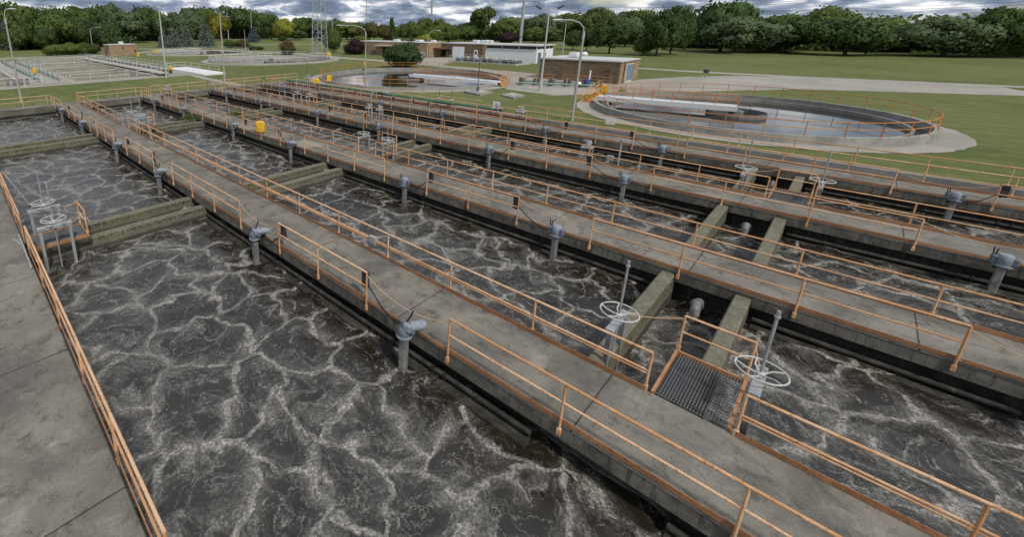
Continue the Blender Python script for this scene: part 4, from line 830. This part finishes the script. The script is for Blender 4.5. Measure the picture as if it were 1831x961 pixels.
t = thing('vent', 'small white mushroom vent standing in the far lawn behind the brown brick building', 'vent', (112, 42, G)); MB().tube([(112, 42, G), (112, 42, .9)], .2, 8).lathe([(.7, .9), (.7, 1.3), (.3, 1.6), (0, 1.6)], (112, 42, 0), 12).build('body', MT['white'], t, True)
# ------------------------------------------------------------------ lamps, poles, tower, wires
def lamp(x, y, h, label, arm=(-1.4, .9), mat='pole', r=.13, z=G, base=None):
    t = thing('street_lamp', label, 'street lamp', (x, y, z), 'lawn lamps')
    MB().tube([(x, y, z-.2), (x, y, z+h)], r, 12, True, r*.55).build('pole', MT[mat], t, True)
    dx, dy = arm; pts = [(x, y, z+h-.5), (x+dx*.04, y+dy*.04, z+h+.25), (x+dx*.22, y+dy*.22, z+h+.62), (x+dx*.55, y+dy*.55, z+h+.83), (x+dx, y+dy, z+h+.85)]
    MB().tube(pts, .045, 8).build('arm', MT['metalpole'], t, True)
    MB().tube([(x, y, z+h-.65), (x, y, z+h-.15)], r*.75, 10).build('collar', MT['metalpole'], t, True)
    d = Vector((dx, dy, 0)).normalized(); n = Vector((-d.y, d.x, 0)); c = Vector((x+dx, y+dy, z+h+.85)); m = MB()
    P = []; 
    for u, w, hh in ((-.1, .08, .06), (.15, .17, .10), (.5, .17, .09), (.72, .06, .04)):
        P += [c+d*u+n*w, c+d*u-n*w, c+d*u-n*w*.6+Vector((0, 0, hh)), c+d*u+n*w*.6+Vector((0, 0, hh))]
    m.add(P, [(0, 1, 2, 3), (15, 14, 13, 12)]+[(4*i+j, 4*i+4+j, 4*i+4+(j+1) % 4, 4*i+(j+1) % 4) for i in range(3) for j in range(4)]); m.build('lamp_head', MT['metalpole'], t)
lamp(5.8, 59.7, 9.0, 'tall concrete lamp post on the lawn at the far left', (.45, -.25)); lamp(39.0, 14.9, 7.3, 'concrete lamp post with a curved arm between the fifth walkway and the clarifier path', (-1.3, 1.3))
lamp(43.3, 43.9, 7.1, 'slim lamp post with a long curved arm beside the clarifier beyond the lawn', (-2.2, 2.4), 'pole', .12); lamp(77.4, 60, 6.0, 'grey lamp post with curved arm before the tan brick building', (.9, -1.6), 'metalpole', .1)
lamp(40, 174, 7.4, 'lamp post by the hedge left of the small brick hut', (2.6, -1.4), 'metalpole', .12); lamp(131.9, 55.3, 8.0, 'thin lamp post in the lawn behind the brown brick building', (-1.6, 2.2), 'metalpole', .14)
def flood(x, y, h, label, mat='metalpole', r=.14):
    t = thing('floodlight_pole', label, 'floodlight', (x, y, G), 'floodlight poles')
    MB().tube([(x, y, G-.2), (x, y, G+h)], r, 12, True, r*.6).build('pole', MT[mat], t, True)
    MB().tube([(x-.5, y+.4, G+h), (x+.5, y-.4, G+h)], .04, 6).build('crossarm', MT[mat], t)
    for s in (-1, 1): MB().lathe([(0, 0), (.16, .03), (.22, .28), (0, .28)], (x+s*.45, y-s*.36, G+h+.03), 10).build('floodlight', MT['metalpole'], t, True)
flood(27.0, 73.2, 11.0, 'pale floodlight pole at the near edge of the settling basins'); flood(31.4, 61.7, 9.8, 'grey floodlight pole on the lawn behind the far end railing', 'pole')
t = thing('double_lamp', 'tall pale pole with two outstretched lamp heads left of the brown brick building', 'street lamp', (54.4, 24.9, G))
MB().tube([(54.4, 24.9, G-.2), (54.4, 24.9, 9.7)], .13, 12, True, .075).build('pole', MT['metalpole'], t, True); MB().tube([(54.4, 24.9, G), (54.4, 24.9, 1.2)], .18, 12).build('base_sleeve', MT['metalpole'], t, True)
dv = Vector((.62, -.78, 0))
for s in (-1, 1):
    c = Vector((54.4, 24.9, 9.55)); MB().tube([c, c+dv*s*.9+Vector((0, 0, -.08))], .035, 6).build('arm', MT['metalpole'], t)
    MB().tube([c+dv*s*.9+Vector((0, 0, -.06)), c+dv*s*1.55+Vector((0, 0, .28))], .13, 6, True, .09).build('lamp_head', MT['box'], t)
def post_pole(x, y, h, r, label, mat='wood', arms=(), armlen=5, name='utility_pole', cat='utility pole'):
    t = thing(name, label, cat, (x, y, G), 'power poles'); MB().tube([(x, y, G-.3), (x, y, h)], r, 10, True, r*.55).build('pole', MT[mat], t, True)
    d = Vector((.65, -.76, 0))
    for z in arms:
        MB().tube([Vector((x, y, z))-d*armlen, Vector((x, y, z+.25)), Vector((x, y, z))+d*armlen], .16, 6).build('crossarm', MT[mat], t)
        for s in (-1, 1): MB().tube([Vector((x, y, z))+d*armlen*s, Vector((x, y, z-1.5))+d*armlen*s], .07, 5).build('insulator', MT['box'], t)
post_pole(191, 98.5, 27, .78, 'thick grey steel transmission pole behind the white building', 'tower', (17.4, 22.4), 6.0); post_pole(238, 182.7, 31, .75, 'grey steel transmission pole above the trees behind the tan brick building', 'tower', (19.0, 24.5), 5)
post_pole(246, 249, 25.3, .5, 'thin distant transmission pole above the bronze trees', 'tower', (18.6, 22), 4.6)
post_pole(195.7, 86.6, 12.8, .22, 'bare weathered pole in the far lawn beside the right wood'); post_pole(154, 292, 18, .3, 'pale pole with crossarm standing before the central wood', 'metalpole', (15,), 2.4)
post_pole(168, 284, 18.5, .28, 'bare pale pole standing before the central wood', 'metalpole'); post_pole(214, 251, 19, .28, 'thin pole above the trees behind the lattice tower', 'tower'); post_pole(112, 278, 18.2, .22, 'thin pale pole above the trees behind the grey spruces', 'metalpole')
post_pole(84.3, 147.6, 7.0, .1, 'thin pale pole beside the blue spruce and low bushes', 'metalpole')
# lattice tower
t = thing('lattice_tower', 'tall steel lattice tower standing on a concrete pad in the far lawn', 'tower', (87.6, 108.6, G))
H_, b0, b1, nb = 34.0, 1.75, .75, 22; ca, sa = math.cos(.35), math.sin(.35)
def cor(i, u):
    w = b0+(b1-b0)*u; x = (-w, w, w, -w)[i]; y = (-w, -w, w, w)[i]; return (87.6+x*ca-y*sa, 108.6+x*sa+y*ca, G+H_*u)
for i in range(4): MB().tube([cor(i, 0), cor(i, 1)], .11, 6).build('leg', MT['tower'], t)
for i in range(4):
    for q in range(nb):
        u0, u1 = q/nb, (q+1)/nb; a, b = (i, (i+1) % 4) if q % 2 else ((i+1) % 4, i)
        MB().tube([cor(a, u0), cor(b, u1)], .055, 4).build('brace', MT['tower'], t); MB().tube([cor(i, u1), cor((i+1) % 4, u1)], .04, 4).build('strut', MT['tower'], t)
MB().box((85, 106, G-.1), (90.2, 111.2, G+.1)).build('concrete_pad', MT['pale'], t)
def wire(a, b, sag, label, r=.045):
    pts = [Vector(a).lerp(Vector(b), u/24)-Vector((0, 0, sag*4*(u/24)*(1-u/24))) for u in range(25)]
    tag(MB().tube(pts, r, 4).build('power_line', MT['box']), label, 'power line', 'power lines')
d = Vector((.65, -.76, 0)); n_ = 0
for z, s, arm, wn in ((20.9, -1, 6.0, 'upper left'), (20.9, 1, 6.0, 'upper right'), (15.9, -1, 6.0, 'lower left'), (15.9, 1, 6.0, 'lower right'), (26.9, 0, 0, 'topmost')):
    p0 = Vector((191, 98.5, z))+d*s*arm; p1 = Vector((238, 182.7, z+1.6))+d*s*5; p2 = Vector((246, 249, min(z, 24)-1))+d*s*4.6; p3 = Vector((172, -20, z-1))+d*s*6
    for a, b, w in ((p0, p1, 'left of the thick steel pole'), (p1, p2, 'left of the middle transmission pole'), (p0, p3, 'right of the thick steel pole')):
        wire(a, b, 2.6, 'thin dark power line %s, the %s one' % (w, wn))
for z, wn in ((11.5, 'middle'), (12.2, 'top'), (9.4, 'bottom')):
    wire((195.7, 86.6, z), (188, -30, z), 1.2, 'thin power line low before the right wood, %s one' % wn); wire((195.7, 86.6, z), (230, 170, z), 1.2, 'thin power line low before the middle treeline, %s one' % wn); 
wire((154, 292, 14.9), (214, 251, 14), 1.5, 'thin line between the pale poles before the central wood', .06); wire((87.6, 108.6, 12.6), (246, 249, 16), 2, 'thin dark power line right of the lattice tower', .04)

# ------------------------------------------------------------------ trees
def quads(P, Nn, S, rs):
    """leaf faces at P facing roughly Nn, sizes S"""
    n = len(P); j = rs.normal(0, .55, (n, 3)); Nn = Nn+j; Nn /= np.linalg.norm(Nn, axis=1)[:, None]
    a = np.cross(Nn, rs.normal(0, 1, (n, 3))); a /= np.linalg.norm(a, axis=1)[:, None]+1e-9; b = np.cross(Nn, a)
    S = S[:, None]; el = (.7+.6*rs.random((n, 1)))
    return np.stack([P+a*S*el, P+b*S*.7, P-a*S*el, P-b*S*.7], 1).reshape(-1, 3)
def mesh_np(name, V_, nf, nrm=None):
    me = bpy.data.meshes.new(name); me.vertices.add(len(V_)); me.vertices.foreach_set('co', V_.astype(np.float32).ravel())
    me.loops.add(nf*4); me.loops.foreach_set('vertex_index', np.arange(nf*4, dtype=np.int32)); me.polygons.add(nf)
    me.polygons.foreach_set('loop_start', np.arange(0, nf*4, 4, dtype=np.int32)); me.update(calc_edges=True); me.validate()
    if nrm is not None:
        me.polygons.foreach_set('use_smooth', [True]*nf); nr = np.repeat(nrm, 4, 0); me.normals_split_custom_set_from_vertices([tuple(q) for q in nr])
    return me
def crown(name, seed, n, lobes, rl, size, z0=.25, shape=1.0, bottom=.0, core=.35):
    """unit crown: x,y within +-1, z 0..1"""
    rs = np.random.RandomState(seed); C = []
    while len(C) < lobes:
        p = rs.uniform(-1, 1, 3)
        if (p**2).sum() < 1 and (p[2] > -.75+bottom): 
            k_ = 1-rl*.8; w = (1-shape*max(0, p[2])*.35); C.append((p[0]*k_*w, p[1]*k_*w, z0+(1-z0)*(.5+.5*p[2]*k_)))
    C = np.array(C); rr = rl*rs.uniform(.7, 1.2, lobes); idx = rs.randint(0, lobes, n); d = rs.normal(0, 1, (n, 3)); d[:, 2] += .25; d /= np.linalg.norm(d, axis=1)[:, None]
    rad = rr[idx]*np.where(rs.random(n) < core, rs.uniform(.3, .85, n), rs.uniform(.84, 1.08, n)+np.where(rs.random(n) < .14, rs.uniform(.05, .38, n), 0))
    sz = np.array([1, 1, (1-z0)*.62]); P = C[idx]+d*rad[:, None]*sz
    nr = d+.45*np.c_[P[:, :2], (P[:, 2]-.45)*1.2]+rs.normal(0, .22, (n, 3)); nr /= np.linalg.norm(nr, axis=1)[:, None]
    return mesh_np(name, quads(P, d*1.0, size*rs.uniform(.6, 1.3, n), rs), n, nr), C
def trunk(name, seed, C, th=.35, r=.05, z0=.25):
    m = MB(); rs = random.Random(seed); m.tube([(0, 0, -.02), (rs.uniform(-.02, .02), rs.uniform(-.02, .02), th*.6), (rs.uniform(-.04, .04), rs.uniform(-.04, .04), th)], r, 7, True, r*.6)
    for c in list(C)[:9]:
        m.tube([(0, 0, th*rs.uniform(.55, .95)), (c[0]*.45, c[1]*.45, th+(c[2]-th)*.55), (c[0]*.9, c[1]*.9, c[2])], r*.42, 5, True, r*.1)
    return m.mesh(name, True)
PROTO = {}
def proto(key, *a, th=.35, r=.05, **k_):
    me, C = crown('crown', *a, **k_); me.materials.append(LM['dark']); tr = trunk('trunk', a[0], C, th, r); tr.materials.append(MT['bark']); PROTO.setdefault(key, []).append((me, tr))
for s, lb_, rl_ in ((11, 34, .34), (12, 46, .27), (13, 26, .38), (14, 52, .24), (15, 40, .30), (16, 60, .22)): proto('broad', s, 10500, lb_, rl_, .045, z0=.10, th=.3, shape=(s % 3)*.6)
for s in (21, 22): proto('tall', s, 7500, 26, .38, .054, z0=.10, shape=1.5)
for s in (31, 32): proto('round', s, 7500, 28, .40, .050, z0=.10, th=.22)
proto('open', 41, 5500, 22, .27, .047, z0=.30, th=.4)
for s in (51, 52, 53): proto('shrub', s, 9500, 34, .36, .044, z0=-.06, th=.2, bottom=-.3)
def spruce_mesh(seed):
    rs = np.random.RandomState(seed); P = []; Nn = []; S = []
    tiers = 17
    for t_ in range(tiers):
        u = t_/tiers; z = .05+.95*u; rad = (1-u)**.85*(1+.12*rs.randn()); nb = int(7+11*(1-u))
        for b in range(nb):
            a = 2*math.pi*(b+rs.rand()*.8)/nb; L = rad*(.8+.35*rs.rand())
            for q in range(12):
                w = (q+rs.rand())/12; r_ = L*w; sp = (.09*(1-w)+.03)
                P.append((r_*math.cos(a)+rs.randn()*sp, r_*math.sin(a)+rs.randn()*sp, z-.10*w*(1-u*.5)+.05*w*w+rs.randn()*.008)); Nn.append((.25*math.cos(a), .25*math.sin(a), 1)); S.append(.062*(.6+.7*rs.rand()))
    P = np.array(P); return mesh_np('crown', quads(P, np.array(Nn), np.array(S), rs), len(P))
for s in (61, 62, 63):
    me = spruce_mesh(s); me.materials.append(LM['spruce']); tr = MB().tube([(0, 0, -.02), (0, 0, 1)], .05, 7, True, .008).mesh('trunk', True); tr.materials.append(MT['bark']); PROTO.setdefault('spruce', []).append((me, tr))
cnt = {}
def tree(kind, leaf, x, y, h, w, label, group=None, name='tree', cat='tree', z=G):
    i = cnt.get(kind, 0); cnt[kind] = i+1; me, tr = PROTO[kind][i % len(PROTO[kind])]
    t = thing(name, label, cat, (x, y, z), group, rng.uniform(0, 6.28)); c = obj('crown', me, None, t); c.material_slots[0].link = 'OBJECT'; c.material_slots[0].material = LM[leaf]; c.scale = (w*1.06, w*1.06, h)
    b = obj('trunk', tr, None, t); k_ = min(w, h*.5); b.scale = (w, w, h); return t
WOOD_L = [(14.4, 237.6, 18.6, 6.9), (18.3, 231.3, 18.1, 6.4), (24.4, 243.8, 18.9, 6.8), (29.0, 236.2, 18.1, 7.2), (36.8, 243.2, 17.8, 7.6), (42.1, 236.3, 17.0, 6.5), (49.9, 245.0, 17.5, 6.9), (58.2, 255.4, 18.5, 7.3), (70.0, 276.3, 21.0, 7.7), (74.0, 270.0, 20.2, 6.8), (28.9, 220.1, 12.6, 5.0), (36.4, 212.9, 13.3, 6.3), (45.7, 221.3, 13.4, 5.8), (23.4, 212.7, 9.5, 4.3), (51.6, 226.2, 10.5, 4.5), (31.4, 207.6, 7.8, 3.9), (60.2, 242.6, 10.1, 4.3), (100.6, 298.5, 20.0, 8.5), (105.8, 291.4, 18.5, 7.7), (110.7, 278.8, 17.6, 8.9)]
WOOD_B = [(132.8, 302.1, 20.7, 10.0), (146.1, 307.0, 22.3, 10.3), (159.8, 305.8, 23.2, 11.4), (163.0, 292.7, 21.7, 9.9), (178.8, 300.9, 19.2, 9.2), (196.0, 307.9, 18.0, 8.8), (208.9, 274.6, 15.3, 8.3), (214.6, 263.7, 13.2, 9.1), (222.5, 257.1, 12.3, 9.1), (174.5, 280.1, 13.3, 7.1)]
WOOD_M = [(201.1, 167.9, 10.3, 5.7), (211.6, 167.6, 11.8, 6.4), (221.0, 163.7, 11.5, 5.9), (219.5, 143.0, 9.1, 6.1), (247.1, 170.2, 8.3, 7.7), (244.3, 221.8, 8.0, 8.7), (273.6, 234.0, 7.1, 10.4), (207.0, 217.1, 10.3, 6.5), (240.0, 153.7, 10.7, 5.3)]
WOOD_R = [(220.6, 127.9, 11.7, 6.4), (229.8, 125.8, 12.8, 7.2), (230.1, 116.7, 12.3, 7.0), (230.6, 108.8, 12.7, 7.1), (239.8, 105.6, 14.0, 7.2), (242.6, 99.0, 14.9, 7.1), (241.4, 91.1, 15.0, 7.2), (241.0, 83.4, 14.4, 7.0), (228.7, 72.8, 13.7, 6.2), (215.8, 63.8, 12.8, 5.5), (207.2, 57.5, 12.7, 5.2), (193.9, 92.9, 6.9, 4.8), (188.3, 81.1, 7.4, 4.5), (182.4, 53.1, 10.1, 4.3)]
WOOD_X = [(186.0, 38.6, 13.7, 6.4), (172.2, 31.0, 12.1, 5.9), (202.5, 31.6, 13.4, 6.9), (166.6, 21.3, 11.1, 5.6), (189.1, 18.6, 12.3, 6.3), (174.6, 12.3, 12.3, 5.8), (204.8, 8.4, 11.9, 6.8), (168.0, 2.3, 11.5, 5.6), (190.0, -3.3, 10.7, 6.2), (174.8, -8.1, 11.0, 5.7), (204.5, -15.0, 11.9, 6.6), (167.1, -17.1, 10.3, 5.4), (188.4, -24.4, 10.9, 6.0)]
SPR = [(20.7, 225.0, 10.9, 4.5), (71.9, 194.1, 6.9, 3.1), (73.8, 187.0, 7.8, 4.2), (81.2, 191.5, 8.5, 3.9), (84.1, 179.3, 9.6, 4.6), (130.5, 219.1, 8.3, 4.3), (173.3, 315.5, 12.3, 5.1), (183.6, 166.7, 12.5, 3.9)]
BUSH = [(27.3, 163.7, 3.1, 3.5), (30.9, 163.1, 3.7, 3.5), (34.6, 162.3, 3.4, 3.2), (38.3, 165.6, 3.1, 2.0), (86.6, 163.5, 3.2, 2.6), (90.6, 161.3, 3.3, 2.7), (85.0, 144.9, 1.5, 1.6), (87.5, 143.4, 1.3, 1.6), (76.0, 109.1, 4.1, 2.1), (152.2, 223.0, 2.9, 2.6), (67.9, 58.4, 4.9, 2.4), (68.7, 56.6, 4.9, 2.4), (91.2, 96.8, 4.1, 0.0), (157.2, 123.6, 4.2, 3.3), (156.2, 161.9, 3.4, 3.8), (170.1, 147.2, 2.4, 3.2), (169.1, 210.5, 2.0, 3.3), (185.6, 102.4, 3.1, 2.4)]
IND = [('grey', 'broad', 80.8, 271.2, 17.5, 13.2), ('grey', 'broad', 106.5, 245.9, 16.5, 8.7), ('yellow', 'tall', 135.3, 267.8, 15.3, 7.4), ('dark', 'broad', 163.2, 251.8, 15.1, 6.9), ('yellowish', 'broad', 161.8, 234.6, 12.8, 6.5), ('mid', 'broad', 182.6, 250.5, 13.6, 6.7), ('dark', 'broad', 169.0, 229.5, 5.8, 5.2), ('mid', 'round', 93.6, 109.5, 6.9, 2.8), ('light', 'broad', 188.3, 207.3, 10.8, 8.2), ('bronze', 'tall', 167.1, 166.6, 9.7, 6.0), ('bronze', 'tall', 172.0, 161.5, 8.8, 4.0), ('mid', 'broad', 178.1, 148.7, 9.4, 5.6), ('light', 'broad', 173.4, 132.2, 6.8, 5.2), ('mid', 'broad', 184.4, 130.7, 7.5, 4.8), ('tallc', 'open', 222.6, 136.3, 17.5, 7.6), ('mid', 'broad', 196.1, 129.6, 7.4, 5.0), ('purple', 'round', 186.8, 102.3, 4.9, 5.1), ('dark', 'broad', 156.0, 62.4, 6.0, 3.1), ('dark', 'broad', 148.0, 55.2, 7.2, 2.7), ('dark', 'broad', 139.6, 46.1, 9.5, 4.6), ('dark', 'broad', 136.8, 34.3, 11.1, 4.4), ('dark', 'broad', 146.2, 33.6, 12.0, 4.1), ('mid', 'round', 139.0, 37.7, 4.3, 2.5), ('purple', 'shrub', 91.9, 97.5, 4.1, 3.6)]

for n, q in enumerate(WOOD_L): tree(('broad', 'broad', 'tall')[n % 3], ('dark', 'mid', 'dark', 'mid', 'grey')[n % 5], q[0], q[1], q[2]*rng.uniform(.93, 1.06), q[3]*rng.uniform(1.05, 1.45), 'dark green broadleaf tree in the dense wood along the left skyline', 'left wood')
for n, q in enumerate(WOOD_B): tree(('broad', 'tall')[n % 2], ('dark', 'mid', 'grey')[n % 3], q[0], q[1], q[2]*rng.uniform(.93, 1.06), q[3]*rng.uniform(1.05, 1.4), 'dark green tree in the wood behind the grey spruces and yellow tree', 'central wood')
for n, q in enumerate(WOOD_M): tree('broad', ('dark', 'mid', 'light')[n % 3], *q[:3], q[3]*1.2, 'green tree in the low distant treeline behind the tan brick building', 'middle wood')
for n, q in enumerate(WOOD_R): tree(('broad', 'tall', 'broad', 'broad')[n % 4], ('mid', 'light', 'mid', 'grey', 'light')[n % 5], q[0]+rng.uniform(-5, 5), q[1]+rng.uniform(-4, 4), q[2]*rng.uniform(.86, 1.08), q[3]*rng.uniform(1.05, 1.5), 'sunlit green tree in the dense wood along the right skyline', 'right wood')
for n, q in enumerate(WOOD_X): tree(('broad', 'tall', 'broad')[n % 3], ('mid', 'dark', 'light', 'grey', 'mid', 'dark')[n % 6], q[0]+rng.uniform(-9, 9), q[1]+rng.uniform(-4, 4), q[2]*rng.uniform(.72, 1.15), q[3]*rng.uniform(1.0, 1.7), 'green tree in the wood that continues beyond the brown brick building', 'right wood beyond')
IL = ['broad spreading grey green tree on the lawn behind the small brick hut', 'large grey green tree behind the grey spruces', 'yellow leaved tree left of the central wood', 'dark green tree left of the olive yellow tree', 'olive yellow tree in the middle of the far lawn',
 'mid green tree right of the olive yellow tree', 'small dark spreading tree under the olive yellow tree', 'small round green tree right of the lattice tower', 'light green tree left of the bronze trees', 'tall bronze leaved tree behind the slim lamp post', 'smaller bronze leaved tree right of the taller bronze one',
 'mid green tree behind the left end of the brick building roof', 'light green tree behind the big round bush', 'mid green tree below the middle transmission pole', 'tall open crowned tree rising above the skyline left of the thick steel pole', 'mid green tree left of the white building', 'dark purple tree behind the white building',
 'small dark tree left in the row behind the brown brick building', 'dark tree second from left in the row behind the brown brick building', 'large dark spreading tree behind the brown brick building', 'largest dark tree on the right lawn behind the low spreading tree', 'dark tree right of the largest dark tree on the lawn', 'low spreading green tree in front of the largest dark tree', 'dark purple leaved bushy tree left of the slim lamp post']
LK = {'yellowish': 'olive', 'tallc': 'mid'}
for q, lb in zip(IND, IL): tree(q[1], LK.get(q[0], q[0]), *q[2:5], q[5]*1.08, lb)
SL = ['large grey green spruce at the far left edge behind the lamp post', 'leftmost of the grey spruces beside the small brick hut', 'second grey spruce from the hut', 'third grey spruce from the hut', 'tallest grey spruce, nearest the yellow tree', 'compact blue spruce in the middle of the lawn', 'slender green conifer right of the yellow tree', 'tall dark pine right of the bronze trees']
for n, (q, lb) in enumerate(zip(SPR, SL)): tree('spruce', 'bluespruce' if n == 5 else ('dark' if n > 5 else 'spruce'), *q[:3], q[3]*1.05, lb, cat='conifer', name='spruce_tree')
BL = ['leafy green bush at the left end of the hedge left of the brick hut', 'leafy green bush second from left in the hedge left of the brick hut', 'leafy green bush third from left in the hedge left of the brick hut', 'brownish bush at the right end of the hedge by the lamp post', 'dark round bush left of the pair behind the far clarifier', 'dark round bush right of the pair behind the far clarifier', 'low clipped bush left of the pair right of the thin pole', 'low clipped bush right of the pair right of the thin pole',
 'domed bronze green bush behind the nearer far clarifier', 'small dark bush beneath the olive yellow tree', 'huge round dark green bush before the tan brick building', '', '', 'light green shrub behind the brick building roof', 'pale green shrub left of the bronze trees', 'pale shrub beneath the tall dark pine', 'small bush left of the lattice tower', 'small bush behind the white building']
BK = ['light', 'light', 'mid', 'bronze', 'dark', 'bronze', 'dark', 'dark', 'bronze', 'deep', 'deep', 'deep', '', 'olive', 'light', 'light', 'mid', 'deep']
for q, lb, m_ in zip(BUSH, BL, BK):
    if lb: tree('shrub', m_, *q[:3], q[3]*(1.72 if 'huge' in lb else 1.18), lb, name='bush', cat='bush')
# undergrowth that closes the wood below the crowns
def undergrowth(label, pts, h, n, leaf, seed, wd=14, sz=.55):
    rs = np.random.RandomState(seed); seg = rs.randint(0, len(pts)-1, n); u = rs.random(n); A_ = np.array(pts, float); P = A_[seg]*(1-u[:, None])+A_[seg+1]*u[:, None]
    P = np.c_[P+rs.normal(0, wd*.3, (n, 2)), rs.random(n)**1.2*h*(.7+.5*np.sin(u*17+seg))*1.0+G]; Nn = rs.normal(0, 1, (n, 3)); Nn[:, 2] += .8
    me = mesh_np('woodland', quads(P, Nn, sz*rs.uniform(.6, 1.4, n), rs), n); me.materials.append(LM[leaf]); tag(obj('woodland', me), label, 'woodland', kind='stuff')
undergrowth('dark undergrowth filling the foot of the left wood', [(-10, 232), (20, 230), (50, 228), (60, 245), (75, 285)], 9, 20000, 'dark', 5, 14, .6)
undergrowth('dark undergrowth filling the foot of the central wood', [(95, 305), (130, 310), (165, 305), (200, 290), (225, 265)], 9, 14000, 'dark', 6, 16, .7)
undergrowth('green undergrowth along the low distant treeline', [(215, 255), (250, 225), (265, 205), (255, 165), (235, 140), (228, 128)], 7, 16000, 'mid', 7, 16, .7)
undergrowth('dark undergrowth filling the foot of the right wood', [(232, 128), (240, 105), (245, 90), (230, 70), (206, 50), (196, 25), (198, 0), (192, -40)], 8, 26000, 'mid', 8, 14, .6)
# weeds on the cross walls
for (x, y, z, s, lb) in ((16.1, 39.2, -.45, .9, 'green weeds growing on the farthest cross wall of the second tank'), (19.6, 37.9, -.45, .7, 'green weeds at the left end of the farthest cross walls, third tank'), (20.6, 38.6, -.45, .8, 'green weeds between the farthest cross walls of the third tank')):
    rs = np.random.RandomState(int(x*10)); n = 420; P = np.c_[rs.normal(0, .38*s, n), rs.normal(0, .22*s, n), np.abs(rs.normal(0, .33*s, n))]
    me = mesh_np('weeds', quads(P, rs.normal(0, 1, (n, 3)), .055*rs.uniform(.6, 1.5, n), rs), n); me.materials.append(LM['mid']); o = tag(obj('weeds', me), lb, 'weeds', 'wall weeds'); o.location = (x, y, z)
